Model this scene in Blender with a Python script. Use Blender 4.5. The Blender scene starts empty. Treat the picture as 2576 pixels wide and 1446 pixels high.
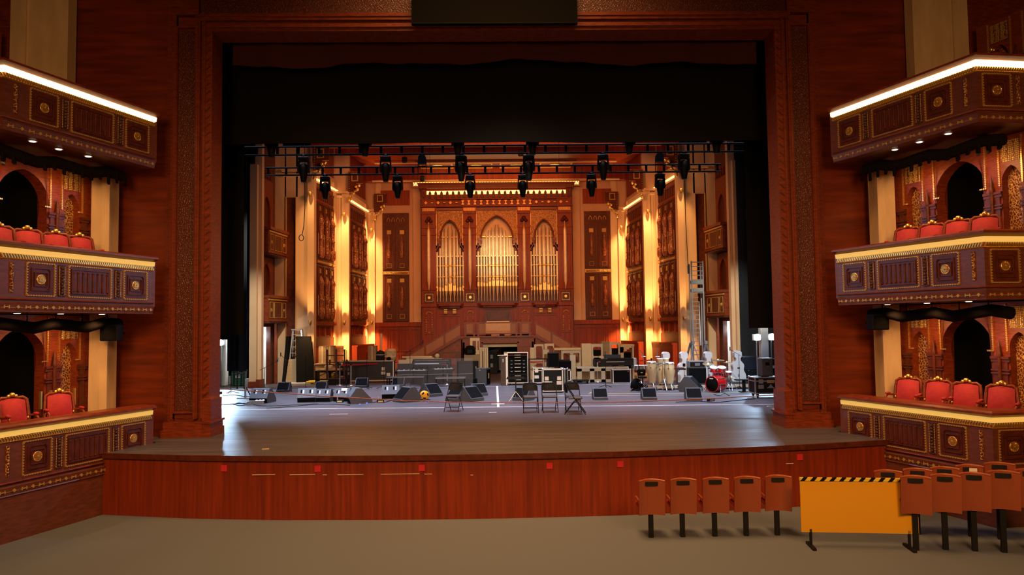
import bpy, math, random
from mathutils import Matrix, Vector
random.seed(7)
C = bpy.context.scene.collection
SC = bpy.context.scene
PI = math.pi

# ---------------------------------------------------------------- camera
F, PITCH, YAW, ROLL = 1860.0, .0518, .0207, -.0129          # focal length in pixels of the 2576 px wide frame
CAM = Vector((-.044, 0, 2.5))
D0 = Vector((math.sin(YAW)*math.cos(PITCH), math.cos(YAW)*math.cos(PITCH), math.sin(PITCH)))
R0 = Vector((math.cos(YAW), -math.sin(YAW), 0))
U0 = Vector((-math.sin(YAW)*math.sin(PITCH), -math.cos(YAW)*math.sin(PITCH), math.cos(PITCH)))
cr, sr = math.cos(ROLL), math.sin(ROLL)
cam_data = bpy.data.cameras.new('camera'); cam = bpy.data.objects.new('camera', cam_data); C.objects.link(cam)
cam_data.sensor_width = 36; cam_data.lens = 36*F/2576; cam_data.clip_end = 200
rx, ux = R0*cr+U0*sr, U0*cr-R0*sr
cam.matrix_world = Matrix(((rx.x, ux.x, -D0.x, CAM.x), (rx.y, ux.y, -D0.y, CAM.y), (rx.z, ux.z, -D0.z, CAM.z), (0, 0, 0, 1)))
SC.camera = cam

# ---------------------------------------------------------------- world, exposure, lamps of the place, added lamps
W = bpy.data.worlds.new('world'); SC.world = W; W.use_nodes = True
W.node_tree.nodes['Background'].inputs[0].default_value = (1, .6, .35, 1)
W.node_tree.nodes['Background'].inputs[1].default_value = .004
SC.view_settings.view_transform = 'Standard'; SC.view_settings.look = 'None'
SC.view_settings.gamma = 1; SC.view_settings.use_curve_mapping = False
SC.view_settings.exposure = 0.0
WARM = (1, .47, .16); AMBER = (1, .52, .17); COOL = (.5, .72, 1)
def lamp(kind, loc, power, col, aim=None, **kw):
    d = bpy.data.lights.new(kind.lower()+'_lamp', kind); d.energy = power; d.color = col
    for k, v in kw.items(): setattr(d, k, v)
    o = bpy.data.objects.new(kind.lower()+'_lamp', d); C.objects.link(o); o.location = loc
    if aim is not None: o.rotation_euler = (Vector(aim)-Vector(loc)).to_track_quat('-Z', 'Y').to_euler()
    return o
# house lights of the auditorium (behind and above the seats)
for sx in (-1, 1):
    lamp('AREA', (sx*5.0, 2.5, 6.0), 300, WARM, (sx*8.0, 17, -.5), size=2.5, spread=math.radians(105))
lamp('AREA', (0, 12.5, 13.5), 900, WARM, (0, 15.8, 0), size=5, spread=math.radians(100))
lamp('AREA', (0, 2, 7.5), 170, WARM, (0, 15.5, -.6), size=3, spread=math.radians(90))
for sx in (-1, 1):                                          # wash on the upper side columns and portal
    lamp('SPOT', (sx*4.0, 6.0, 10.5), 420, WARM, (sx*11, 17.6, 9.6), spot_size=math.radians(34), spot_blend=.8, shadow_soft_size=.3)
    lamp('SPOT', (sx*4.2, 3.0, 5.5), 260, WARM, (sx*8.2, 17.6, 3.2), spot_size=math.radians(48), spot_blend=1, shadow_soft_size=.5)
# concert spots and added floods on the organ shell
lamp('SPOT', (-.05, 27, 10.2), 9000, (1, .70, .36), (-.05, 41.4, 6.3), spot_size=math.radians(13), spot_blend=1, shadow_soft_size=.25)
for sx in (-1, 1):
    lamp('SPOT', (sx*2.7, 27, 10.2), 2300, (1, .70, .38), (sx*2.75, 41.4, 6.0), spot_size=math.radians(12), spot_blend=1, shadow_soft_size=.25)
lamp('AREA', (0, 31, 10.6), 400, (1, .26, .07), (0, 42, 5.0), size=9, size_y=1.5, shape='RECTANGLE', spread=math.radians(110))  # added red flood standing in for bounce off the red wood
for sx in (-1, 1):
    lamp('AREA', (sx*2.5, 30, 10.4), 150, (1, .40, .13), (sx*9.2, 37, 4.5), size=2.0, spread=math.radians(90))
for sx in (-1, 1):                                          # added spots, out of view, brightening the shell's front pillars
    lamp('SPOT', (sx*6.9, 22.4, 8.6), 5200, (1, .90, .68), (sx*10.3, 32, 2.4), spot_size=math.radians(26), spot_blend=.9, shadow_soft_size=.15)
lamp('AREA', (0, 40.9, 10.6), 90, (1, .55, .2), (0, 40.9, 12), size=8, size_y=.6, shape='RECTANGLE')
for sx, pw, ax, ty in ((-1, 1500, 7.6, 23.2), (1, 1300, 8.6, 28.0)):            # added downward spots, unseen, brightening the floor and gear at the sides
    lamp('SPOT', (sx*10.6, 25.6, 9.5), pw, COOL, (sx*ax, ty, 0), spot_size=math.radians(46), spot_blend=1, shadow_soft_size=.2)
for sx in (-1, 1):                                          # added cool spots in place of stage spill on the boxes
    lamp('SPOT', (-sx*4.0, 21.6, 6.9), 1000, (.60, .68, 1), (sx*8.2, 15.6, 1.9), spot_size=math.radians(36), spot_blend=.8, shadow_soft_size=.2)
lamp('SPOT', (0, 6, 9.2), 9000, (1, .88, .68), (.6, 32.5, .8), spot_size=math.radians(27), spot_blend=1, shadow_soft_size=.35)   # added front-of-house fill on the stage things
lamp('SPOT', (7.3, 21, 6.5), 2000, (.95, .96, 1), (8.2, 29.3, .8), spot_size=math.radians(36), spot_blend=.9, shadow_soft_size=.15)    # added side fills, hidden behind the first leg curtains
lamp('SPOT', (-7.0, 21, 6.5), 900, (.75, .85, 1), (-7.0, 25.2, .3), spot_size=math.radians(50), spot_blend=1, shadow_soft_size=.15)
# work lights over the stage
lamp('AREA', (0, 26.4, 12.5), 1350, (.66, .75, 1), (0, 26.4, 0), size=17, size_y=10.5, shape='RECTANGLE', spread=math.radians(28))

# ---------------------------------------------------------------- pixel helpers: a photo pixel at a known depth or height gives a point of the place
def ray(px, py):
    U, V = px-1288., py-723.
    return D0*F + R0*(U*cr+V*sr) - U0*(-U*sr+V*cr)
def P(px, py, Y):
    r = ray(px, py); return CAM + r*(Y/r.y)
def G(px, py, z=0.):
    r = ray(px, py); return CAM + r*((z-CAM.z)/r.z)

# ---------------------------------------------------------------- mesh builder
class MB:
    def __init__(s, M=None): s.v = []; s.f = []; s.mi = []; s.sm = []; s.M = M; s.m = 0
    def add(s, vs, fs, smooth=False):
        n = len(s.v)
        s.v += [s.M @ Vector(p) for p in vs] if s.M is not None else [Vector(p) for p in vs]
        for f in fs: s.f.append([i+n for i in f]); s.mi.append(s.m); s.sm.append(smooth)
        return s
    def box(s, x0, x1, y0, y1, z0, z1):
        if x0 > x1: x0, x1 = x1, x0
        if y0 > y1: y0, y1 = y1, y0
        if z0 > z1: z0, z1 = z1, z0
        return s.add([(x0,y0,z0),(x1,y0,z0),(x1,y1,z0),(x0,y1,z0),(x0,y0,z1),(x1,y0,z1),(x1,y1,z1),(x0,y1,z1)],
              [(0,3,2,1),(4,5,6,7),(0,1,5,4),(1,2,6,5),(2,3,7,6),(3,0,4,7)])
    def cb(s, c, d, R=None):
        hx, hy, hz = d[0]/2, d[1]/2, d[2]/2
        q = [(-hx,-hy,-hz),(hx,-hy,-hz),(hx,hy,-hz),(-hx,hy,-hz),(-hx,-hy,hz),(hx,-hy,hz),(hx,hy,hz),(-hx,hy,hz)]
        c = Vector(c)
        return s.add([c+(R @ Vector(p) if R is not None else Vector(p)) for p in q],
              [(0,3,2,1),(4,5,6,7),(0,1,5,4),(1,2,6,5),(2,3,7,6),(3,0,4,7)])
    def rbox(s, x0, x1, y0, y1, z0, z1, b=.02):          # box with chamfered upright and top edges
        x0, x1 = min(x0,x1), max(x0,x1); y0, y1 = min(y0,y1), max(y0,y1)
        def ring(i, z): return [(x0+i+b,y0+i,z),(x1-i-b,y0+i,z),(x1-i,y0+i+b,z),(x1-i,y1-i-b,z),(x1-i-b,y1-i,z),(x0+i+b,y1-i,z),(x0+i,y1-i-b,z),(x0+i,y0+i+b,z)]
        return s.loft([ring(b*.6,z0), ring(0,z0+b), ring(0,z1-b), ring(b*.6,z1)], smooth=False)
    def loft(s, rings, smooth=True, caps=True, closed=True):
        n = len(rings[0]); vs = [p for r in rings for p in r]; fs = []
        for k in range(len(rings)-1):
            for i in range(n if closed else n-1):
                j = (i+1) % n
                fs.append((k*n+i, k*n+j, (k+1)*n+j, (k+1)*n+i))
        s.add(vs, fs, smooth)
        if caps and closed:
            s.add(rings[0], [tuple(range(n))[::-1]]); s.add(rings[-1], [tuple(range(n))])
        return s
    def tube(s, pts, r, n=8, caps=True, r1=None):
        pts = [Vector(p) for p in pts]; rings = []; up = None
        for i, p in enumerate(pts):
            t = (pts[min(i+1, len(pts)-1)] - pts[max(i-1, 0)]).normalized()
            if up is None:
                up = t.orthogonal().normalized()
            else:
                up = (up - t*up.dot(t))
                up = up.normalized() if up.length > 1e-6 else t.orthogonal().normalized()
            w = t.cross(up)
            rr = r if r1 is None else r+(r1-r)*i/(len(pts)-1)
            rings.append([p + (up*math.cos(2*PI*k/n) + w*math.sin(2*PI*k/n))*rr for k in range(n)])
        return s.loft(rings, n > 4, caps)
    def bar(s, p, q, w, h):                                # rectangular bar from p to q
        p, q = Vector(p), Vector(q); t = (q-p).normalized()
        a = Vector((0,0,1)).cross(t)
        a = a.normalized() if a.length > 1e-4 else Vector((1,0,0))
        b = t.cross(a)
        return s.loft([[e+a*(i*w/2)+b*(j*h/2) for i, j in ((-1,-1),(1,-1),(1,1),(-1,1))] for e in (p, q)], False)
    def lathe(s, prof, c=(0,0,0), n=16, axis='z', smooth=True, caps=True):
        c = Vector(c); rings = []
        for r, z in prof:
            rg = []
            for k in range(n):
                a = 2*PI*k/n; x, y = r*math.cos(a), r*math.sin(a)
                rg.append(c + (Vector((x,y,z)) if axis == 'z' else Vector((x,-z,y)) if axis == 'y' else Vector((z,x,y))))
            rings.append(rg)
        return s.loft(rings, smooth, caps)
    def sph(s, c, r, n=10, sz=1):
        return s.lathe([(max(r*math.sin(PI*k/n), 1e-4), -r*sz*math.cos(PI*k/n)) for k in range(n+1)], c, n+2)
    def ext(s, poly, y0, y1, axis='y'):                    # (a,b) polygon pushed along an axis
        def pt(a, b, t): return (a, t, b) if axis == 'y' else (t, a, b) if axis == 'x' else (a, b, t)
        n = len(poly)
        A = [pt(a,b,y0) for a,b in poly]; B = [pt(a,b,y1) for a,b in poly]
        return s.add(A+B, [tuple(range(n)), tuple(range(n,2*n))[::-1]] + [(i,i+n,(i+1)%n+n,(i+1)%n) for i in range(n)])
    def grid(s, fn, nu, nv, smooth=True):
        vs = [fn(i/nu, j/nv) for i in range(nu+1) for j in range(nv+1)]
        return s.add(vs, [(i*(nv+1)+j, (i+1)*(nv+1)+j, (i+1)*(nv+1)+j+1, i*(nv+1)+j+1) for i in range(nu) for j in range(nv)], smooth)
    def frame(s, x0, x1, z0, z1, w, y0, y1):
        s.box(x0,x1,y0,y1,z1-w,z1); s.box(x0,x1,y0,y1,z0,z0+w); s.box(x0,x0+w,y0,y1,z0+w,z1-w); return s.box(x1-w,x1,y0,y1,z0+w,z1-w)
    def beads(s, x0, x1, z0, z1, y0, y1, b=.03, gap=.03):  # a dashed bead line around a rectangle
        for a0, a1, hor, t in ((x0,x1,1,z0),(x0,x1,1,z1),(z0,z1,0,x0),(z0,z1,0,x1)):
            n = max(2, int((a1-a0)/(b+gap)))
            for k in range(n):
                m = a0+(a1-a0)*(k+.5)/n
                if hor: s.box(m-b/2, m+b/2, y0, y1, t-b*.4, t+b*.4)
                else: s.box(t-b*.4, t+b*.4, y0, y1, m-b/2, m+b/2)
        s.frame(x0-.006, x1+.006, z0-.006, z1+.006, .012, y1-.010, y1+.002)
        return s
    def archwall(s, x0, x1, z0, z1, cx, hw, spring, peak, y0, y1, n=8, shoe=0.):
        """wall piece with a pointed arch opening, open at the bottom; y0 front, y1 back"""
        L = arch_pts(cx, hw, spring, peak, n, shoe)
        m = len(L)
        for y, fl in ((y0, 0), (y1, 1)):
            vs = [(x0,y,z0)]+[(L[0][0],y,z0)]+[(a,y,b) for a,b in L]+[(L[-1][0],y,z0),(x1,y,z0)]
            top = [(x0+(x1-x0)*k/(len(vs)-1), y, z1) for k in range(len(vs))]
            k = len(vs)
            s.add(vs+top, [(i,i+1,k+i+1,k+i)[::(1 if not fl else -1)] for i in range(k-1)])
        R = [(L[0][0],z0)]+L+[(L[-1][0],z0)]
        k = len(R)
        s.add([(a,y0,b) for a,b in R]+[(a,y1,b) for a,b in R], [(i,k+i,k+i+1,i+1) for i in range(k-1)])
        return s
    def build(s, name, mat, parent=None, world=False, origin=True):
        me = bpy.data.meshes.new(name)
        off = Vector((0,0,0))
        if world and parent is not None:
            q = parent
            while q is not None: off += q.location; q = q.parent
        loc = Vector((0,0,0))
        if parent is None and origin and s.v:
            xs = [p.x for p in s.v]; ys = [p.y for p in s.v]; zs = [p.z for p in s.v]
            loc = Vector(((min(xs)+max(xs))/2, (min(ys)+max(ys))/2, min(zs))); off = loc
        me.from_pydata([p-off for p in s.v], [], s.f)
        me.polygons.foreach_set('use_smooth', s.sm)
        mats = mat if isinstance(mat, (list, tuple)) else [mat]
        for m in mats: me.materials.append(m)
        if len(mats) > 1: me.polygons.foreach_set('material_index', s.mi)
        me.update()
        o = bpy.data.objects.new(name, me); C.objects.link(o)
        if parent is not None: o.parent = parent
        else: o.location = loc
        return o
def arch_pts(cx, hw, spring, peak, n=8, shoe=0.):
    pts = []
    for k in range(n+1):
        t = k/n
        if shoe: a = -.35+t*(PI/2+.35)
        else: a = t*PI/2
        # pointed arch: a circular haunch that sharpens at the crown
        x = hw*math.cos(a)*(1-.10*math.sin(a)) if not shoe else hw*math.cos(a)
        z = spring+(peak-spring)*(math.sin(a)*.94+.06*max(0,t)**3 if shoe else math.sin(a)*.82+.18*max(0,t)**2.2)
        pts.append((x, z))
    pts[-1] = (0., peak)
    return [(cx-x, z) for x, z in pts]+[(cx+x, z) for x, z in pts[-2::-1]]

# ---------------------------------------------------------------- objects, labels
def tag(o, label, cat, group=None):
    o['label'] = label; o['category'] = cat
    if group: o['group'] = group
    return o
def thing(name, label, cat, loc=(0,0,0), rz=0, group=None):
    o = bpy.data.objects.new(name, None); C.objects.link(o)
    o.location = loc; o.rotation_euler = (0, 0, rz); o.empty_display_size = .1
    return tag(o, label, cat, group)
def struct(name, mb, mat, parent=None):
    o = mb.build(name, mat, parent, world=parent is not None)
    o['kind'] = 'structure'
    return o
SIDE = {-1: "on the green bin's side", 1: "on the drum kit's side"}
def archi(name, mb, mat, label, cat, group=None):       # a built-in piece of the house that is a thing of its own
    return tag(mb.build(name, mat), label, cat, group)
def dup(root, loc, rz, label, group=None):
    r = root.copy(); C.objects.link(r); r.location = loc; r.rotation_euler = (0, 0, rz); r['label'] = label
    if group: r['group'] = group
    for ch in list(root.children):
        c = ch.copy(); C.objects.link(c); c.parent = r
        for g in ch.children:
            d = g.copy(); C.objects.link(d); d.parent = c
    return r
def frame_m(A, B, z=0.):
    """local frame on the vertical plane through A and B: x along AB, y to the right-hand back, z up"""
    A = Vector((A[0],A[1],z)); t = (Vector((B[0],B[1],z))-A).normalized(); n = Vector((0,0,1)).cross(t)
    return Matrix(((t.x,n.x,0,A.x),(t.y,n.y,0,A.y),(0,0,1,z),(0,0,0,1)))
def rotz(a): return Matrix.Rotation(a, 3, 'Z')
def rotx(a): return Matrix.Rotation(a, 3, 'X')
def roty(a): return Matrix.Rotation(a, 3, 'Y')

# ---------------------------------------------------------------- materials
def mat(name, col, rough=.5, metal=0., var=0., scale=(8,8,8), bump=0., emit=0., ecol=None, alpha=1., coat=0., spec=.5, detail=4., trans=0.):
    m = bpy.data.materials.new(name); m.use_nodes = True
    nt = m.node_tree; b = nt.nodes['Principled BSDF']
    b.inputs['Base Color'].default_value = (*col, 1); b.inputs['Roughness'].default_value = rough
    b.inputs['Metallic'].default_value = metal; b.inputs['Coat Weight'].default_value = coat
    b.inputs['Specular IOR Level'].default_value = spec
    b.inputs['Alpha'].default_value = alpha
    b.inputs['Transmission Weight'].default_value = trans
    if emit:
        b.inputs['Emission Color'].default_value = (*(ecol or col), 1); b.inputs['Emission Strength'].default_value = emit
    if var or bump:
        tc = nt.nodes.new('ShaderNodeTexCoord'); mp = nt.nodes.new('ShaderNodeMapping'); mp.inputs['Scale'].default_value = scale
        nz = nt.nodes.new('ShaderNodeTexNoise'); nz.inputs['Scale'].default_value = 1; nz.inputs['Detail'].default_value = detail
        nt.links.new(tc.outputs['Object'], mp.inputs[0]); nt.links.new(mp.outputs[0], nz.inputs['Vector'])
        if var:
            rp = nt.nodes.new('ShaderNodeValToRGB')
            rp.color_ramp.elements[0].position = .3; rp.color_ramp.elements[1].position = .7
            rp.color_ramp.elements[0].color = (*[c*(1-var) for c in col], 1)
            rp.color_ramp.elements[1].color = (*[min(1, c*(1+var)) for c in col], 1)
            nt.links.new(nz.outputs['Fac'], rp.inputs[0]); nt.links.new(rp.outputs[0], b.inputs['Base Color'])
        if bump:
            bp = nt.nodes.new('ShaderNodeBump'); bp.inputs['Strength'].default_value = bump; bp.inputs['Distance'].default_value = .02
            nt.links.new(nz.outputs['Fac'], bp.inputs['Height']); nt.links.new(bp.outputs[0], b.inputs['Normal'])
    return m
def carved(name, c1, c2, scale, rough=.4, bump=.7, metal=0., rnd=1., edge=(.03,.22)):
    """carved or perforated relief: a cell pattern drives colour and bump"""
    m = mat(name, c1, rough, metal); nt = m.node_tree; b = nt.nodes['Principled BSDF']
    tc = nt.nodes.new('ShaderNodeTexCoord'); mp = nt.nodes.new('ShaderNodeMapping'); mp.inputs['Scale'].default_value = scale
    vo = nt.nodes.new('ShaderNodeTexVoronoi'); vo.feature = 'DISTANCE_TO_EDGE'; vo.inputs['Scale'].default_value = 1; vo.inputs['Randomness'].default_value = rnd
    rp = nt.nodes.new('ShaderNodeValToRGB'); rp.color_ramp.elements[0].position = edge[0]; rp.color_ramp.elements[1].position = edge[1]
    rp.color_ramp.elements[0].color = (*c2, 1); rp.color_ramp.elements[1].color = (*c1, 1)
    bp = nt.nodes.new('ShaderNodeBump'); bp.inputs['Strength'].default_value = bump; bp.inputs['Distance'].default_value = .03
    nt.links.new(tc.outputs['Object'], mp.inputs[0]); nt.links.new(mp.outputs[0], vo.inputs['Vector'])
    nt.links.new(vo.outputs['Distance'], rp.inputs[0]); nt.links.new(rp.outputs[0], b.inputs['Base Color'])
    nt.links.new(vo.outputs['Distance'], bp.inputs['Height']); nt.links.new(bp.outputs[0], b.inputs['Normal'])
    return m
WR = (.17, .030, .009)
M = dict(
    wood=mat('mahogany', WR, .38, var=.35, scale=(6,6,30), spec=.35),
    wood_h=mat('mahogany_veneer', (.155,.024,.004), .42, var=.38, scale=(.7,.7,7), spec=.32),
    wood_v=mat('red_veneer', (.20,.026,.006), .45, var=.3, scale=(14,14,.6), spec=.32),
    wood_d=mat('dark_mahogany', (.085,.018,.008), .4, var=.3, scale=(8,8,8), spec=.32),
    wood_p=mat('parapet_wood', (.12,.035,.022), .42, var=.25, scale=(5,5,20)),
    carve=carved('carved_mahogany', (.125,.022,.007), (.06,.012,.005), (22,22,22), bump=.45),
    carve_o=carved('carved_screen', (.24,.05,.024), (.06,.012,.007), (12,12,9)),
    carve_d=carved('dark_carving', (.10,.03,.02), (.035,.009,.006), (18,18,12)),
    carve_g=carved('gilded_carving', (.13,.032,.012), (.62,.38,.11), (22,22,15), rough=.35, edge=(.02,.10)),
    carve_s=carved('shell_carving', (.15,.028,.012), (.36,.16,.05), (13,13,8), rough=.3, edge=(.015,.07)),
    grille=carved('gilded_grille', (.62,.42,.13), (.10,.02,.01), (26,26,26), rough=.35, metal=.3, rnd=.3),
    stone=mat('beige_stone', (.60,.45,.28), .6, var=.12, scale=(5,5,1.2), bump=.05),
    stone2=mat('pale_plaster', (.56,.38,.24), .65, var=.06, scale=(2,2,1)),
    gold=mat('gold_leaf', (.85,.58,.18), .3, .85),
    goldp=mat('gilded_paint', (.55,.34,.09), .4, .4),
    brass=mat('bronze_fitting', (.5,.3,.1), .35, .8),
    red=mat('red_velvet', (.34,.016,.028), .75, var=.15, scale=(12,12,12)),
    redc=mat('red_curtain', (.05,.003,.003), .85),
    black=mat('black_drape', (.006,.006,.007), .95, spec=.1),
    blackb=mat('black_masking', (.012,.014,.02), .9, spec=.15),
    cloth=mat('black_cloth_swag', (.008,.006,.005), .95, spec=.1),
    screen=mat('dark_screen', (.002,.0018,.0016), .9, spec=.1),
    bmetal=mat('black_metal', (.007,.007,.009), .6, .0, spec=.25),
    lampb=mat('lamp_housing', (.005,.0055,.007), .6, spec=.15),
    barb=mat('bar_paint', (.005,.005,.006), .6, spec=.12),
    bplast=mat('black_plastic', (.010,.0105,.012), .68, var=.2, scale=(30,30,30), spec=.2),
    bgrill=mat('black_grille', (.006,.006,.007), .9, var=.5, scale=(60,60,60), spec=.06),
    wedge=mat('monitor_paint', (.075,.082,.10), .6),
    grey=mat('grey_plastic', (.2,.21,.23), .5),
    lgrey=mat('light_grey', (.5,.52,.56), .5),
    chrome=mat('chrome', (.75,.77,.8), .22, .95),
    alud=mat('dull_aluminium', (.26,.27,.29), .5, .5),
    alu=mat('aluminium', (.62,.65,.7), .38, .85),
    white=mat('white_paint', (.8,.8,.8), .5),
    paper=mat('white_paper', (.75,.78,.8), .7),
    cream=mat('cream_paint', (.70,.58,.36), .5, var=.06, scale=(3,3,3)),
    creamg=mat('pale_plywood', (.62,.55,.42), .55, var=.08, scale=(3,3,3)),
    card=mat('cardboard', (.36,.25,.14), .8, var=.1, scale=(3,3,3)),
    ply=mat('plywood', (.34,.25,.15), .7, var=.12, scale=(2,2,8)),
    wrap=mat('wrapped_bale', (.58,.46,.30), .55, var=.3, scale=(7,7,7), bump=.4),
    brown=mat('brown_furniture', (.07,.025,.015), .5),
    green=mat('green_plastic', (.008,.05,.03), .5),
    yellow=mat('yellow_paint', (.75,.58,.06), .5),
    reel=mat('yellow_reel', (.85,.40,.02), .45),
    hazard=mat('yellow_board', (.70,.36,.01), .5),
    drum=mat('red_lacquer', (.55,.012,.012), .2, coat=.6),
    conga=mat('pale_ash', (.72,.62,.36), .35, var=.14, scale=(10,10,2), coat=.3),
    skin=mat('drum_skin', (.78,.74,.66), .5),
    cymbal=mat('bronze_cymbal', (.6,.5,.3), .3, .9),
    case=mat('white_case_shell', (.85,.87,.9), .45, coat=.2),
    bluebk=mat('blue_black_panel', (.014,.018,.035), .45),
    belt=mat('red_belt', (.55,.01,.03), .6),
    rope=mat('orange_braid', (.26,.075,.025), .7, var=.6, scale=(40,40,40)),
    cable=mat('black_cable', (.012,.012,.013), .6),
    tape=mat('white_tape', (.85,.85,.88), .6),
    tapey=mat('yellow_tape', (.7,.62,.2), .6),
    pipe=mat('tin_pipe', (.72,.64,.46), .38, .25, var=.10, scale=(3,3,6)),
    pipem=mat('gilded_mouth', (.8,.55,.22), .3, .6),
    seatw=mat('seat_veneer', (.30,.075,.03), .35, coat=.2),
    carpet=mat('blue_grey_carpet', (.11,.14,.19), .95),
    ceil=mat('ceiling_plaster', (.2,.08,.04), .8),
    led=mat('gold_cove_glow', (.6,.4,.12), .5, emit=.62, ecol=(1,.58,.12)),  # gold-painted cove; the hidden strip's light is put in as its glow
    ledw=mat('bright_strip_lamp', (1,.85,.5), .5, emit=3.6, ecol=(1,.72,.30)),
    cove=mat('cove_lamp', (1,.7,.35), .5, emit=3.2, ecol=(1,.5,.16)),
    bulb=mat('lamp_glow', (1,.9,.7), .5, emit=2.4, ecol=(1,.52,.15)),
    work=mat('work_lamp', (.9,.95,1), .5, emit=25, ecol=(.75,.87,1)),
    down=mat('downlight_lens', (1,.9,.8), .5, emit=6, ecol=(1,.8,.6)),
    blueled=mat('blue_indicator', (.1,.15,1), .5, emit=.7, ecol=(.1,.15,1)),
    glass=mat('clear_acrylic', (.75,.75,.8), .08, alpha=.05, spec=.5),
    rail=mat('railing_glass', (.5,.32,.2), .12, alpha=.30, spec=.8),
)
def floor_mat(name, c, rough, sx):
    m = mat(name, c, rough, var=.22, scale=sx, bump=.03, spec=.45); nt = m.node_tree; b = nt.nodes['Principled BSDF']
    tc = nt.nodes.new('ShaderNodeTexCoord'); mp = nt.nodes.new('ShaderNodeMapping'); mp.inputs['Scale'].default_value = (.6,3.5,1)
    nz = nt.nodes.new('ShaderNodeTexNoise'); nz.inputs['Scale'].default_value = 1.3; nz.inputs['Detail'].default_value = 6
    rp = nt.nodes.new('ShaderNodeMapRange'); rp.inputs[3].default_value = rough-.12; rp.inputs[4].default_value = rough+.14
    nt.links.new(tc.outputs['Object'], mp.inputs[0]); nt.links.new(mp.outputs[0], nz.inputs['Vector'])
    nt.links.new(nz.outputs['Fac'], rp.inputs[0]); nt.links.new(rp.outputs[0], b.inputs['Roughness'])
    return m
M['stage'] = floor_mat('stage_boards', (.085,.08,.095), .48, (.5,4,1))
M['apron'] = floor_mat('apron_boards', (.075,.07,.066), .48, (.5,4,1))
# ================================================================ AUDITORIUM SHELL
YP = 17.7                                             # plane of the proscenium
ZF = -1.25                                            # stalls floor
struct('floor', MB().box(-16,16,-4,17.5,ZF-.2,ZF), M['carpet'])
struct('ceiling', MB().box(-16,16,-4,17.7,15,15.2), M['ceil'])
# stage boards with the apron in front
ap = [(-8.16,15.48),(-6.3,15.05),(-4.37,14.78),(-2.2,14.64),(0,14.6),(2.2,14.66),(4.4,14.86),(6.3,15.14),(8.2,15.58)]
edge = ap+[(7.86,16.4),(7.56,16.97),(8.3,16.97),(8.3,17.75),(15.8,17.75),(15.8,52),(-15.8,52),(-15.8,17.75),(-8.3,17.75),(-8.3,16.97),(-7.56,16.97),(-7.86,16.4)]
b = MB().ext(edge, -.10, 0, 'z'); struct('stage_floor', b, M['stage'])
b = MB()
for i in range(len(ap)-1):
    (xa,ya),(xb,yb) = ap[i],ap[i+1]
    b.add([(xa,ya-.03,-.10),(xb,yb-.03,-.10),(xb,yb-.03,.005),(xa,ya-.03,.005),(xa,ya+.02,.005),(xb,yb+.02,.005),(xa,ya+.1,-.1),(xb,yb+.1,-.1)],[(0,1,2,3),(3,2,5,4),(0,6,7,1)])
struct('trim_1', b, M['wood_d'])
b = MB()
for i in range(len(ap)-1):
    (xa,ya),(xb,yb) = ap[i],ap[i+1]
    b.add([(xa,ya+.04,ZF),(xb,yb+.04,ZF),(xb,yb+.04,-.1),(xa,ya+.04,-.1),(xa,ya+.14,ZF),(xb,yb+.14,ZF),(xb,yb+.14,-.1),(xa,ya+.14,-.1)],[(0,1,2,3),(5,4,7,6)])
for sx, (x, y) in ((-1, ap[0]), (1, ap[-1])):
    b.add([(x,y+.04,ZF),(x-sx*.3,y+1,ZF),(x-sx*.3,y+1,-.1),(x,y+.04,-.1)],[(0,1,2,3)])
fascia = struct('wall_front', b, M['wood_v'])
# pale scuffs and small red covers on the apron face
def apron_y(x):
    for (xa,ya),(xb,yb) in zip(ap, ap[1:]):
        if xa <= x <= xb: return ya+(yb-ya)*(x-xa)/(xb-xa)
    return 15.5
b = MB()
for x0, x1, z in ((-4.9,-4.45,-.36),(-4.15,-3.65,-.36),(-3.5,-3.42,-.37),(-3.2,-2.7,-.365),(-2.35,-1.6,-.36),(-1.5,-1.35,-.37),(-.6,-.55,-.4),(5.8,5.95,-.37)):
    y = min(apron_y(x0), apron_y(x1)); b.box(x0,x1,y+.030,y+.036,z-.008,z+.004)
b.build('scuff_marks', M['creamg'], fascia, world=True)
for x in (-5.5,-3.6,-1.55,.95,2.35,6.1):
    y = apron_y(x); MB().box(x-.06,x+.06,y+.018,y+.036,-.31,-.19).build('red_cover', M['belt'], fascia, world=True)
# walls beside the portal
for sx, sd in ((-1,'left'),(1,'right')):
    struct('wall_'+sd, MB().box(sx*7.93,sx*14,YP+.02,YP+.3,-1.2,15), M['wood_h'])
    struct('wall_side_'+sd, MB().box(sx*14,sx*14.3,-4,YP+.3,-1.2,15), M['wood_h'])
struct('wall_header', MB().box(-7.93,7.93,YP+.02,YP+.3,10.83,15), M['wood_h'])
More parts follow.
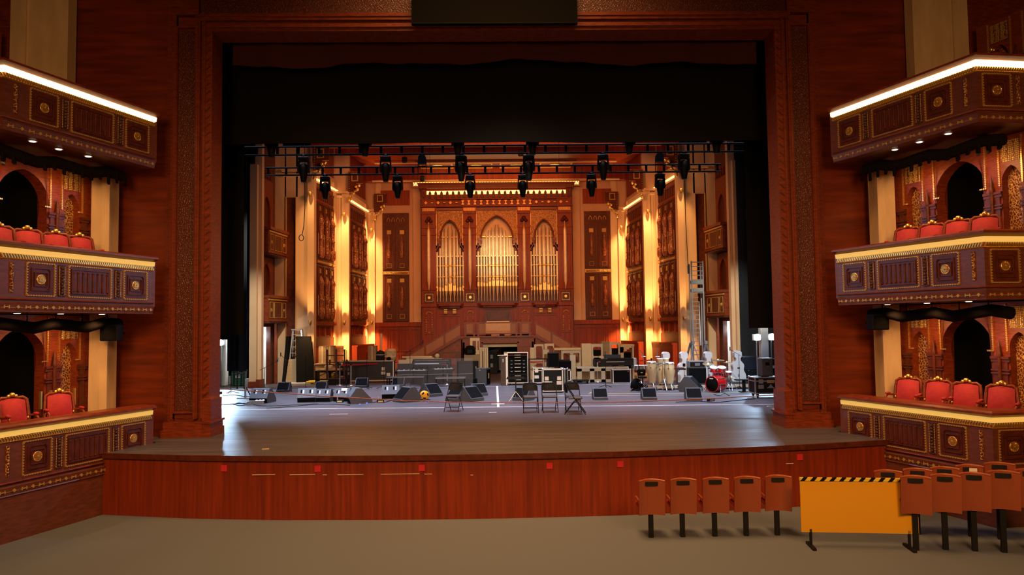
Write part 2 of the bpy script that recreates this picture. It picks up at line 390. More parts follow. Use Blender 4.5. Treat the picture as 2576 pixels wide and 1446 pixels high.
# portal piers
for sx, sd in ((-1,'left'),(1,'right')):
    b = MB()
    b.box(sx*7.8,sx*6.84,YP+.0,YP+.6,.1,.5); b.box(sx*7.93,sx*7.7,YP+.02,YP+.3,0,10.82); b.box(sx*7.78,sx*7.66,YP-.10,YP+.3,.3,10.05)                 # outer moulding
    b.box(sx*7.72,sx*7.66,YP-.13,YP,.42,10.05)
    b.box(sx*7.66,sx*7.18,YP-.02,YP+.3,.42,10.05)
    b.box(sx*7.20,sx*7.10,YP-.12,YP+.3,.42,10.0); b.box(sx*7.17,sx*7.13,YP-.16,YP,.42,10.0)
    b.box(sx*7.10,sx*7.03,YP-.02,YP+.3,.42,10.0)                  # groove
    b.box(sx*7.03,sx*6.98,YP-.10,YP+.3,.42,9.93)
    b.box(sx*6.98,sx*6.83,YP-.06,YP+.6,.2,9.9)
    pier = archi('proscenium_pier', b, M['wood'], 'tall carved wooden pier framing the stage opening '+SIDE[sx], 'pier', 'carved piers of the portal')
    b = MB().box(sx*7.62,sx*7.24,YP-.045,YP,.62,9.7); b.build('carved_panel', M['carve'], pier, world=True)
    b = MB().frame(min(sx*7.68,sx*7.18),max(sx*7.68,sx*7.18),.55,9.8,.04,YP-.11,YP-.02); b.build('panel_moulding', M['wood'], pier, world=True)
    b = MB()
    for k in range(44):                                            # carved zigzag down the edge
        z = .95+k*.2
        b.bar((sx*6.965,YP-.065,z),(sx*6.86,YP-.065,z+.09),.012,.03)
    b.build('zigzag_carving', M['wood_d'], pier, world=True)
    b = MB().box(sx*6.99,sx*6.79,YP-.09,YP+.62,.36,.86)            # stop-chamfer block
    b.add([(sx*6.99,YP-.09,.86),(sx*6.79,YP-.09,.86),(sx*6.86,YP-.06,.97),(sx*6.79,YP+.6,.86)],[(0,1,2),(1,3,2)])
    b.build('stop_block', M['wood'], pier, world=True)
    b = MB().box(sx*7.9,sx*6.74,YP-.22,YP+.66,0,.17); b.box(sx*7.86,sx*6.95,YP-.17,YP+.64,.17,.36); b.box(sx*6.97,sx*6.77,YP-.15,YP+.64,.17,.31); b.box(sx*6.97,sx*6.73,YP-.19,YP+.66,.31,.36)
    b.build('plinth', M['wood'], pier, world=True)
b = MB()
for z0, z1, dy in ((9.93,10.01,-.13),(10.01,10.06,-.16),(10.06,10.12,-.10)): b.box(-7.2,7.2,YP+dy,YP+.3,z0,z1)
b.box(-7.0,7.0,YP-.02,YP+.3,9.87,9.93); b.box(-6.98,6.98,YP-.08,YP+.6,9.78,9.87); b.box(-6.9,6.9,YP-.02,YP+.7,9.70,9.80)
hd = archi('proscenium_header', b, M['wood'], 'carved wooden beam across the top of the stage opening', 'beam')
MB().box(-7.12,7.12,YP-.05,YP+.3,10.12,10.82).build('carved_band', M['carve'], hd, world=True)
for sx in (-1,1): MB().box(sx*7.68,sx*7.13,YP-.14,YP+.3,10.07,10.82).build('corner_block', M['wood'], hd, world=True)
# title screen hung over the header
a, c = P(1037,58,17.25), P(1451,52,17.25)
t = thing('title_screen', 'blank black caption screen hung above the middle of the portal', 'screen', ((a.x+c.x)/2,17.25,a.z))
w = (c.x-a.x)/2; MB().box(-w,w,0,.12,0,1.0).build('display_panel', M['screen'], t)
MB().frame(-w-.02,w+.02,-.02,1.02,.025,-.015,.13).build('bezel', M['black'], t)

# ---------------------------------------------------------------- balconies
TT, CC, C2, DD = (7.76,16.7), (8.76,13.75), (8.9,13.33), (11.6,13.65)
def sweep(b, path, prof, s):
    """carry a closed (offset, z) profile along a mitred plan path; positive offset looks into the hall"""
    pts = [Vector((s*x, y)) for x, y in path]; rings = []
    for i, p in enumerate(pts):
        ns = []
        for q, r in ((i-1,i),(i,i+1)):
            if q < 0 or r >= len(pts): continue
            t = (pts[r]-pts[q]).normalized(); n = Vector((t.y, -t.x))*s; ns.append(n)
        m = sum(ns, Vector((0,0))).normalized(); k = 1/max(.5, m.dot(ns[0]))
        rings.append([(p.x+m.x*o*k, p.y+m.y*o*k, z) for o, z in prof])
    return b.loft(rings, False)
SEG = [(TT,CC),(CC,C2),(C2,DD)]
def seg(i, s, z):
    A, B = SEG[i]; L = (Vector(A)-Vector(B)).length
    A, B = (s*A[0],A[1]), (s*B[0],B[1])
    if s < 0: A, B = B, A
    return frame_m(A, B, z), (lambda x: x if s > 0 else L-x), L
def rosette(b, x, z, r):
    b.lathe([(r*1.15,0),(r*1.15,.018),(r,.028),(r*.95,.012)], (x,0,z), 20, 'y')
    for k in range(12):
        a = k*PI/6; b.cb((x+math.cos(a)*r*.55,-.028,z+math.sin(a)*r*.55), (r*.62,.022,r*.17), roty(-a))
    b.lathe([(r*.22,.0),(r*.22,.04),(r*.1,.055)], (x,0,z), 10, 'y')
def square_panel(par, Mx, f, x0, x1, z0, z1):
    xa, xb = sorted((f(x0), f(x1)))
    b = MB(Mx).box(xa+.03,xb-.03,-.008,0,z0+.03,z1-.03); b.frame(xa+.09,xb-.09,z0+.09,z1-.09,.018,-.03,0); b.frame(xa+.15,xb-.15,z0+.17,z1-.17,.014,-.035,0)
    for p in (xa+.11, xb-.13):
        for q in (z0+.11, z1-.13): b.box(p,p+.03,-.035,0,q,q+.03)
    p = b.build('square_panel', M['wood_d'], par, world=True)
    MB(Mx).beads(xa,xb,z0,z1,-.03,0,.028,.022).build('gilt_bead_frame', M['goldp'], p, world=True)
    b = MB(Mx); rosette(b, (xa+xb)/2, (z0+z1)/2, .085); b.build('rosette', M['gold'], p, world=True)
def fluted_panel(par, Mx, f, x0, x1, z0, z1):
    xa, xb = sorted((f(x0), f(x1)))
    b = MB(Mx).box(xa+.03,xb-.03,-.008,0,z0+.03,z1-.03); b.frame(xa+.06,xb-.06,z0+.06,z1-.06,.02,-.028,0)
    n = max(3, int((xb-xa-.2)/.105))
    for k in range(n+1):
        x = xa+.1+(xb-xa-.2)*k/n; b.tube([(x,-.015,z0+.12),(x,-.015,z1-.13)],.014,6); b.sph((x,-.02,z1-.13),.02,5); b.sph((x,-.02,z0+.12),.02,5)
    p = b.build('fluted_panel', M['wood_d'], par, world=True)
    MB(Mx).beads(xa,xb,z0,z1,-.03,0,.028,.022).build('gilt_bead_frame', M['goldp'], p, world=True)
def pilaster(par, Mx, f, x0, x1, z0, z1, gilt=False):
    xa, xb = sorted((f(x0), f(x1)))
    b = MB(Mx); b.box(xa,xb,-.02,0,z0,z1)
    for k in range(9): b.sph(((xa+xb)/2,-.025,z0+.06+(z1-z0-.12)*k/8), min(.03,(xb-xa)*.35), 5)
    p = b.build('pilaster', M['carve_g'] if gilt else M['carve_d'], par, world=True)
    if not gilt:
        b = MB(Mx)
        for x in (xa+.015, xb-.015):
            b.box(x-.004,x+.004,-.022,-.015,z0+.03,z1-.03)
            for k in range(12): b.sph((x,-.02,z0+.04+(z1-z0-.08)*k/11),.011,4)
        b.build('bead_pattern', M['goldp'], p, world=True)
TIER = {'lower': .855, 'middle': 4.15, 'upper': 7.43}
BALC = {}
def balcony(s, tier):
    zl = TIER[tier]; sd = SIDE[s]; low = tier == 'lower'
    look = {'lower': 'lowest gilded box balcony, standing beside the apron %s', 'middle': 'middle gilded box balcony with dim yellow lit cove, %s', 'upper': 'topmost gilded box balcony with glaring white light strip, %s'}[tier] % sd
    t = thing('box_balcony', look, 'balcony', (s*9.2,15.2,ZF if low else zl-1.28), 0, 'gilded box balconies beside the portal')
    path = [TT,CC,C2,DD]; zb = ZF if low else zl-1.12
    sweep(MB(), path, [(.10,zl),(.17,zl-.03),(.17,zl-.07),(.05,zl-.12),(-.32,zl-.12),(-.34,zl-.02),(-.30,zl)], s).build('ledge', M['wood'], t, world=True)
    b = sweep(MB(), path, [(0,zl-.12),(0,zb),(-.12,zb),(-.12,zl-.12)], s)
    # return wall at the stage end
    b.M = frame_m((s*7.76,16.7),(s*8.9,17.2)) if s > 0 else frame_m((s*8.9,17.2),(s*7.76,16.7))
    L = 1.24; b.box(0,L,-.02,.08,zb,zl-.12); b.M = None
    b.build('parapet', M['wood_p'], t, world=True)
    sweep(MB(), path, [(.005,zl-.125),(.075,zl-.125),(.06,zl-.215),(.005,zl-.225)] , s).build('glow_strip', M['ledw' if tier == 'upper' else 'led'], t, world=True)  # bare lamp strip on the upper tier, gold cove made to glow below
    rp = MB()
    for i in range(3):
        Mx, f, L = seg(i, s, zl-.27); rp.M = Mx; n = int(L/.05)
        for k in range(n):
            x = L*(k+.5)/n; rp.cb((x,-.02,0),(.026,.04,.075), roty(.5*s))
    rp.M = None; sweep(rp, path, [(.02,zl-.305),(.03,zl-.315),(.0,zl-.33),(0,zl-.305)], s)
    rp.build('rope_moulding', M['gold'], t, world=True)
    sweep(MB(), path, [(.035,zl-1.03),(.045,zl-1.045),(.035,zl-1.06),(0,zl-1.06),(0,zl-1.03)], s).build('bead_moulding', M['wood'], t, world=True)
    fz = [(.03,zl-1.10),(.055,zl-1.12),(.02,zl-1.26),(.03,zl-1.28),(-.2,zl-1.28),(-.2,zl-1.10)]
    fa = sweep(MB(), path, fz, s).build('fascia', M['wood_p'], t, world=True)
    g = MB()
    for i in range(3):
        Mx, f, L = seg(i, s, zl-1.19); g.M = Mx; n = max(1, int(L/.17)); g.box(.01,L-.01,-.036,-.02,-.012,.012)
        for k in range(n):
            x = L*(k+.5)/n
            if k % 2: g.cb((x,-.045,0),(.05,.02,.05), roty(PI/4))
            else: g.cb((x,-.045,0),(.07,.02,.018)); g.cb((x-.045,-.045,0),(.016,.02,.06)); g.cb((x+.045,-.045,0),(.016,.02,.06))
    g.build('ornament_pattern', M['goldp'], fa, world=True)
    z0, z1 = zl-.97, zl-.36
    Mx, f, L = seg(0, s, 0)
    square_panel(t, Mx, f, .17, .80, z0, z1); pilaster(t, Mx, f, .88, 1.04, z0, z1)
    fluted_panel(t, Mx, f, 1.14, 2.15, z0, z1); pilaster(t, Mx, f, 2.23, 2.38, z0, z1); square_panel(t, Mx, f, 2.46, 3.04, z0, z1)
    Mx, f, L = seg(1, s, 0); pilaster(t, Mx, f, L/2-.03, L/2+.03, z0+.05, z1-.02, True)
    Mx, f, L = seg(2, s, 0)
    square_panel(t, Mx, f, .12, .70, z0, z1); pilaster(t, Mx, f, .82, .88, z0+.05, z1-.02, True); fluted_panel(t, Mx, f, 1.02, 1.95, z0, z1); square_panel(t, Mx, f, 2.05, 2.6, z0, z1)
    ext = 2.2 if tier == 'upper' else 0
    poly = [(s*7.86,16.74),(s*8.85,13.8),(s*9.0,13.45),(s*11.6,13.8),(s*(11.9+ext),17.3),(s*8.6,17.4),(s*8.6,17.1)]
    MB().ext(poly, (ZF if low else zl-1.27), zl-.72, 'z').build('floor_slab', M['wood_d'], t, world=True)
    if tier != 'lower':
        spots = {('upper',-1): ((82,354),(148,374),(222,392)), ('upper',1): ((2385,335),(2313,356),(2251,375))}.get((tier,s), ())
        zz = zl-1.275
        pts = [G(px,py,zz) for px,py in spots] or [Vector((s*x,y,zz)) for x,y in ((8.55,16.1),(8.9,15.2),(9.2,14.3))]
        for p in pts:
            d = MB().lathe([(.075,0),(.085,-.012),(.06,-.014)], p, 16).build('downlight', M['white'], t, world=True)
            MB().lathe([(.058,-.016),(.05,-.02)], p, 16).build('lens', M['down'], d, world=True)
            lamp('SPOT', (p.x,p.y,p.z-.04), 55, WARM, (p.x+s*.55,p.y+.1,p.z-2.6), spot_size=math.radians(110), spot_blend=1, shadow_soft_size=.06)
    BALC[(s,tier)] = t
for tier in ('lower','middle','upper'):
    for s in (-1,1): balcony(s, tier)

# arcaded wall at the back of the boxes
def bay_frame(s, ext, zf):
    A, B = (s*(9.3+ext),17.05), (s*(9.3+ext+.3*4.4),17.05-4.4)
    L = (Vector(A)-Vector(B)).length
    if s < 0: A, B = B, A
    return frame_m(A, B, zf), (lambda x: x if s > 0 else L-x), L
for tier in ('lower','middle','upper'):
    for s in (-1,1):
        sd = 'left' if s < 0 else 'right'
        zf = TIER[tier]-.72; ext = 2.15 if tier == 'upper' else 0
        Mx, f, L = bay_frame(s, ext, zf); H = 2.72
        b = MB(Mx); T = .28
        def wall(x0, x1): b.box(f(x0), f(x1), 0, T, 0, H)
        def arch(x0, x1, cx, hw, sp, pk, shoe=0.):
            xa, xb = sorted((f(x0), f(x1))); b.archwall(xa, xb, 0, H, f(cx), hw, sp, pk, 0, T, 10, shoe)
        wall(0,.3); arch(.3,.84,.57,.2,1.85,2.12); wall(.84,1.12); arch(1.12,2.38,1.75,.62,1.72,2.44,.2); wall(2.38,2.66); arch(2.66,3.16,2.91,.2,1.85,2.12); wall(3.16,L)
        o = b.build('arcade', M['wood'], BALC[(s,tier)], world=True)
        g = MB(Mx); g.box(0,L,T+.75,T+.8,0,H); g.box(0,L,T,T+.8,H-.05,H); g.build('light_stop', M['black'], o, world=True)  # black sheets added behind the arches to stop light
        for cx in (.57, 2.91):
            q = MB(Mx).box(f(cx)-.24,f(cx)+.24,.16,.27,0,2.3).build('niche_panel', M['carve_g'], o, world=True)
        g = MB(Mx)
        for x0, x1 in ((.12,.36),(.78,1.18),(2.32,2.72),(3.1,3.5)):
            g = MB(Mx)
            for z, dz, dy in ((1.58,.05,.06),(1.52,.06,.04),(1.34,.035,.05),(1.28,.035,.05)): g.box(f(x0),f(x1),-dy,0,z,z+dz)
            g.box(f(x0+.05),f(x1-.05),-.03,0,0,1.6); g.build('capital', M['wood_d'], o, world=True)
        for x in (.98,2.52): g = MB(Mx); g.tube([(f(x),-.05,0),(f(x),-.05,1.62)],.035,8); g.lathe([(.045,1.62),(.05,1.7),(.03,1.76),(.035,1.8),(.02,1.86),(.002,1.98)],(f(x),-.05,0),8); g.build('colonnette', M['wood_d'], o, world=True)
        g = MB(Mx)
        for x in (.3,.84,1.13,2.37,2.67,3.15):
            n = 26; g = MB(Mx); g.box(f(x)-.006,f(x)+.006,-.01,0,1.73,2.68)
            for k in range(n): g.cb((f(x),-.015,1.75+k*.036),(.034,.03,.02), roty(.6))
            for x0, x1 in ((.3,.4),(1.13,1.25),(2.25,2.37)):
                if x in (x0,x1):
                    g.box(f(x0),f(x1),-.01,0,1.733,1.747)
                    for k in range(4): g.cb((f(x0+(x1-x0)*k/3),-.015,1.74),(.02,.03,.03))
            g.build('gilt_rope', M['gold'], o, world=True)
        for x in (.46,.9,1.06,1.3): MB(Mx).box(f(x)-.018,f(x)+.018,-.075,-.02,.75,1.12).build('gilt_inlay', M['gold'], o, world=True)
        g = MB(Mx)
        for cx, x0, x1 in ((.57,.36,.78),(2.91,2.72,3.1)): MB(Mx).box(f(x0),f(x1),-.012,0,2.2,2.62).build('gilt_lattice', M['grille'], o, world=True)
        if tier == 'upper': continue
        # lamps that graze the arches, hidden under the box above
        p = Mx @ Vector((f(1.0),-.75,2.2)); lamp('AREA', p, 13, WARM, Mx @ Vector((f(1.1),0,1.3)), size=.5)
        p = Mx @ Vector((f(2.6),-.75,2.2)); lamp('AREA', p, 13, WARM, Mx @ Vector((f(2.6),0,1.3)), size=.5)
# stone columns
for s, sd in ((-1,'left'),(1,'right')):
    b = MB().box(s*8.86,s*9.26,16.92,17.3,-1.2,7.2); b.box(s*8.83,s*9.0,16.88,17.3,-1.2,7.2)
    archi('stone_column', b, M['stone'], 'plain beige stone column behind the boxes '+SIDE[s], 'column', 'beige stone columns')
    b = MB().box(s*10.05,s*11.2,17.25,17.6,6.8,15); b.box(s*11.0,s*11.36,17.2,17.6,6.8,15)
    archi('stone_column', b, M['stone'], 'broad beige stone column rising above the topmost box '+SIDE[s], 'column', 'beige stone columns')
    struct('wall_return_'+sd, MB().box(s*11.4,s*14,17.5,17.7,6.6,15), M['wood'])

# black rolled drapes and loudspeakers under the boxes
for tier, z in (('upper',6.02),('middle',2.66)):
    for s, sd in ((-1,'left'),(1,'right')):
        pts = []
        for k in range(9):
            u = k/8; x = 8.55+1.25*u; y = 16.85-2.9*u
            pts.append((s*x, y, z+.05*math.sin(k*2.1)-.04*math.sin(u*PI)))
        b = MB().tube(pts, .12, 8)
        if tier == 'upper':
            for k in range(16):                               # ragged hanging folds
                u = k/15; x = 8.5+1.25*u; y = 16.9-2.9*u; h = .16+.13*random.random()
                b.cb((s*x,y,z-h/2),(.05,.2,h), rotz(s*-.4))
        else:
            for k in range(5):
                u = .1+k*.19; b.tube([(s*(8.55+1.25*u),16.85-2.9*u,z),(s*(8.55+1.25*u),16.85-2.9*u,2.88)],.012,5)
        o = b.build('rolled_drape', M['cloth'])
        tag(o, 'bundled black drape hanging under the %s box balcony %s' % ('topmost' if tier == 'upper' else 'middle', SIDE[s]), 'drape', 'black drapes under the box balconies')
for s, px, py in ((-1,281,838),(1,2208,811)):
    p = P(px,py,16.6); sd = SIDE[s]
    t = thing('loudspeaker', 'black loudspeaker fixed under the middle box %s' % sd, 'speaker', (p.x,p.y,p.z-.17))
    MB().rbox(-.19,.19,-.15,.15,0,.36,.02).build('cabinet', M['bplast'], t); MB().box(-.17,.17,-.165,-.15,.03,.33).build('grille', M['bgrill'], t)
    MB().box(-.03,.03,.15,.5,.14,.2).build('bracket', M['bmetal'], t)

# ---------------------------------------------------------------- gilt armchairs in the boxes
def armchair(name, label, group):
    t = thing(name, label, 'armchair', group=group)
    def pad(u, v, sgn=1):
        x = (u-.5)*.46; z = .48+v*.44
        return (x*(1-.10*v), .24+v*.10-.05*math.sin(u*PI)*math.sin(v*PI)*1, z+.04*math.sin(u*PI)*v)
    MB().grid(pad, 8, 8).grid(lambda u, v: (pad(1-u,v)[0], pad(u,v)[1]+.09, pad(u,v)[2]), 8, 8).build('backrest', M['red'], t)
    fr = MB(); L = [(-.25,.27,.42),(-.265,.30,.6),(-.25,.33,.8),(-.235,.36,.93),(-.17,.37,.97),(-.09,.37,.965),(0,.37,1.0),(.09,.37,.965),(.17,.37,.97),(.235,.36,.93),(.25,.33,.8),(.265,.30,.6),(.25,.27,.42)]
    fr.tube(L,.03,7); fo = fr.build('back_frame', M['wood'], t)
    c = MB(); c.sph((0,.36,1.02),.05,7,.8); c.sph((-.06,.36,.995),.032,6); c.sph((.06,.36,.995),.032,6); c.build('gilt_crest', M['gold'], fo)
    for sx in (-1,1): MB().sph((sx*.25,.30,.62),.028,6).build('gilt_stud', M['gold'], fo)
    MB().lathe([(.001,.0),(.24,.01),(.28,.05),(.26,.10),(.15,.125),(.001,.13)], (0,-.03,.36), 18).build('seat', M['red'], t)
    MB().rbox(-.28,.28,-.30,.26,.30,.385,.03).build('seat_rail', M['wood'], t)
    for sx in (-1,1):
        a = MB().tube([(sx*.27,.27,.66),(sx*.31,.05,.68),(sx*.30,-.15,.64),(sx*.28,-.18,.5),(sx*.27,-.16,.34)],.022,7)
        ar = a.build('armrest', M['wood'], t); MB().rbox(sx*.31-.03,sx*.31+.03,-.08,.12,.685,.72,.015).build('arm_pad', M['red'], ar)
        for y in (-.25,.22): MB().tube([(sx*.24,y,.32),(sx*.25,y-.02,.16),(sx*.23,y,.0)],.028,7,r1=.016).build('leg', M['wood'], t)
    return t
GRP = 'red velvet armchairs in the boxes'
first = armchair('armchair', 'x', GRP); used = [False]
def box_chair(s, tier, px, off, label, turn=0.):
    zl = TIER[tier]; zf = zl-.72
    # line parallel to the parapet, off metres behind it
    r = ray(px, 830); k = r.x/r.y
    y = (s*(7.76+off+.339*16.7)-CAM.x)/(k+s*.339)
    x = CAM.x+k*y
    rz = (PI/2*.83+turn)*(-1 if s > 0 else 1)
    if not used[0]: o = first; o.location = (x,y,zf); o.rotation_euler.z = rz; o['label'] = label; used[0] = True
    else: o = dup(first, (x,y,zf), rz, label, GRP)
    o.scale = (1.04,1.04,1.13)
where = ['next to the stage', 'second from stage', 'third from stage', 'fourth from stage']
for s, tier, pxs, off in ((-1,'middle',(211,150,77,3),.62),(-1,'lower',(166,48,-26),.66),(1,'middle',(2280,2343,2410,2479),.62),(1,'lower',(2266,2341,2412,2501),.66),(1,'upper',(2482,),.9),(-1,'upper',(2,),.9)):
    for i, px in enumerate(pxs):
        sd = SIDE[s]
        w = where[i] if tier != 'upper' else 'peeping over ledge'
        box_chair(s, tier, px, off, 'red velvet armchair in the %s box %s, %s' % ({'lower':'lowest','middle':'middle','upper':'topmost'}[tier], sd, w), (-.5 if tier != 'upper' else .2))

# ---------------------------------------------------------------- stalls seats and yellow board
def stall_seat(label, group):
    t = thing('stalls_seat', label, 'seat', group=group)
    def sh(u, v):
        x = (u-.5)*.455; return (x, .02-.22*(2*u-1)**2*.35+v*-.06, -.62+v*(.60+.02*math.sin(u*PI)))
    MB().grid(sh, 10, 5).grid(lambda u, v: (sh(u,v)[0], sh(u,v)[1]+.035, sh(u,v)[2]), 10, 5).build('back_shell', M['seatw'], t)
    MB().tube([(sh(k/10,1)[0],sh(k/10,1)[1]+.018,sh(k/10,1)[2]) for k in range(11)],.02,6).build('top_rail', M['seatw'], t)
    MB().rbox(-.2,.2,.03,.10,-.52,-.06,.02).build('back_pad', M['red'], t)
    MB().rbox(-.2,.2,.08,.5,-.56,-.46,.03).build('seat_cushion', M['red'], t)
    MB().box(-.11,.11,-.075,-.05,-.10,-.035).build('caption_display', M['bplast'], t)
    MB().box(-.04,.04,.05,.12,-1.0,-.5).build('pedestal', M['bmetal'], t)
    for sx in (-1,1): MB().box(sx*.215-.015,sx*.215+.015,-.03,.35,-.40,-.36).build('armrest', M['seatw'], t)
    return t
SG = 'wooden stalls seats seen from behind'
rows = [(1637,1202,13.1,-.02),(1716,1199.5,13.1,-.04),(1797,1197.5,13.1,-.06),(1876,1195,13.1,-.08),(1954,1192,13.1,-.1),
        (2231,1179,13.15,-.3),(2305,1175,13.0,-.32),(2373,1171,12.9,-.34),(2438,1166,12.8,-.36),(2511,1160,12.6,-.4),
        (2300,1193,12.1,-.32),(2374,1189,12.1,-.33),(2447,1185,12.0,-.35),(2520,1180,11.9,-.38),(2590,1176,11.8,-.4)]
seat0 = None
ordn = ['first','second','third','fourth','fifth']
for i, (px,py,Y,rz) in enumerate(rows):
    p = P(px,py,Y); p.z -= .02
    lb = 'brown wooden stalls seat, %s of five %s' % (ordn[i%5], ['in the row before the apron','in the row against the lowest box','in the row just past the yellow board'][i//5])
    if i == 8: lb = 'brown wooden stalls seat with a white paper slip on its back'
    if seat0 is None: seat0 = stall_seat(lb, SG); seat0.location = p; seat0.rotation_euler.z = rz; o = seat0
    else: o = dup(seat0, p, rz, lb, SG)
    o['h'] = 0; del o['h']
    for ch in o.children:
        if ch.name.startswith('pedestal'):
            h = p.z-ZF; MBp = MB().box(-.04,.04,.05,.12,-h,-.5); me = bpy.data.meshes.new('pedestal'); me.from_pydata(MBp.v,[],MBp.f); me.materials.append(M['bmetal']); ch.data = me
    if i == 8: q = MB().box(-.02,.10,-.085,-.077,-.13,-.04).build('paper_slip', M['paper'], o)
a, c = P(2012,1204,12.45), P(2306,1190.5,12.2)
t = thing('barrier_board', 'yellow board with black and yellow striped top edge among the stalls seats', 'barrier', (a.x,a.y,ZF), math.atan2(c.y-a.y,c.x-a.x))
L = math.hypot(c.x-a.x,c.y-a.y); h = a.z-ZF
MB().box(0,L,0,.03,.25,h-.03).build('panel', M['hazard'], t)
b = MB().box(0,L,-.015,.045,h-.03,h+.02); b.m = 1; n = 12
for k in range(n):
    x0 = L*k/n; b.add([(x0,-.017,h-.032),(x0+.07,-.017,h-.032),(x0+.12,-.017,h+.022),(x0+.05,-.017,h+.022)],[(0,1,2,3)]); b.add([(x0+.05,-.017,h+.022),(x0+.12,-.017,h+.022),(x0+.14,.046,h+.022),(x0+.07,.046,h+.022)],[(0,1,2,3)])
b.build('striped_edge', [M['yellow'], M['black']], t)
for x in (.15,L-.15): MB().box(x-.03,x+.03,-.2,.23,0,.04).box(x-.02,x+.02,0,.03,.04,.3).build('foot', M['bmetal'], t)
# ================================================================ STAGE HOUSE AND ORGAN SHELL
for sx, sd in ((-1,'left'),(1,'right')): struct('wall_wing_'+sd, MB().box(sx*15.6,sx*15.9,18,52,0,17), M['blackb'])
struct('wall_back_stage', MB().box(-15.9,15.9,51,51.3,0,17), M['blackb'])
struct('ceiling_stage', MB().box(-15.9,15.9,18,52,17,17.3), M['blackb'])
HC = 11.55                                              # shell ceiling
def carved_screen(sx, A, B, z0, z1, par, cols=3):
    """row of tall carved leaves on the wall from A (near) to B (far)"""
    A2, B2 = (sx*A[0],A[1]), (sx*B[0],B[1]); L = (Vector(A2)-Vector(B2)).length
    if sx > 0: A2, B2 = B2, A2
    Mx = frame_m(A2, B2, 0); w = L/cols
    for k in range(cols):
        x0, x1 = k*w+.05, (k+1)*w-.05; cx = (x0+x1)/2; h = z1-z0
        b = MB(Mx); b.box(x0,x1,-.04,0,z0,z1); b.frame(x0+.06,x1-.06,z0+.08,z1-.08,.04,-.08,-.04); b.frame(x0+.16,x1-.16,z0+.2,z1-.2,.03,-.07,-.04)
        leaf = b.build('carved_leaf', M['wood_d'], par, world=True)
        b = MB(Mx)
        b.lathe([(.13,z0+.1),(.17,z0+.2),(.17,z0+.55),(.12,z0+.62),(.12,z0+h*.35),(.15,z0+h*.37),(.12,z0+h*.39),(.13,z0+h*.62),(.17,z0+h*.66),(.13,z0+h*.72),(.02,z0+h*.80)], (cx,-.1,0), 10)
        b.build('carved_shaft', M['carve_s'], leaf, world=True)
        b = MB(Mx).box(cx-.10,cx+.10,-.09,-.04,z1-h*.16,z1-h*.08)
        b.build('gilt_plaque', M['brass'], leaf, world=True)
        b = MB(Mx)
        for x in (x0+.09, x1-.09): b.tube([(x,-.08,z0+h*.1),(x,-.08,z0+h*.45)],.022,5)
        b.build('gilt_rod', M['brass'], leaf, world=True)
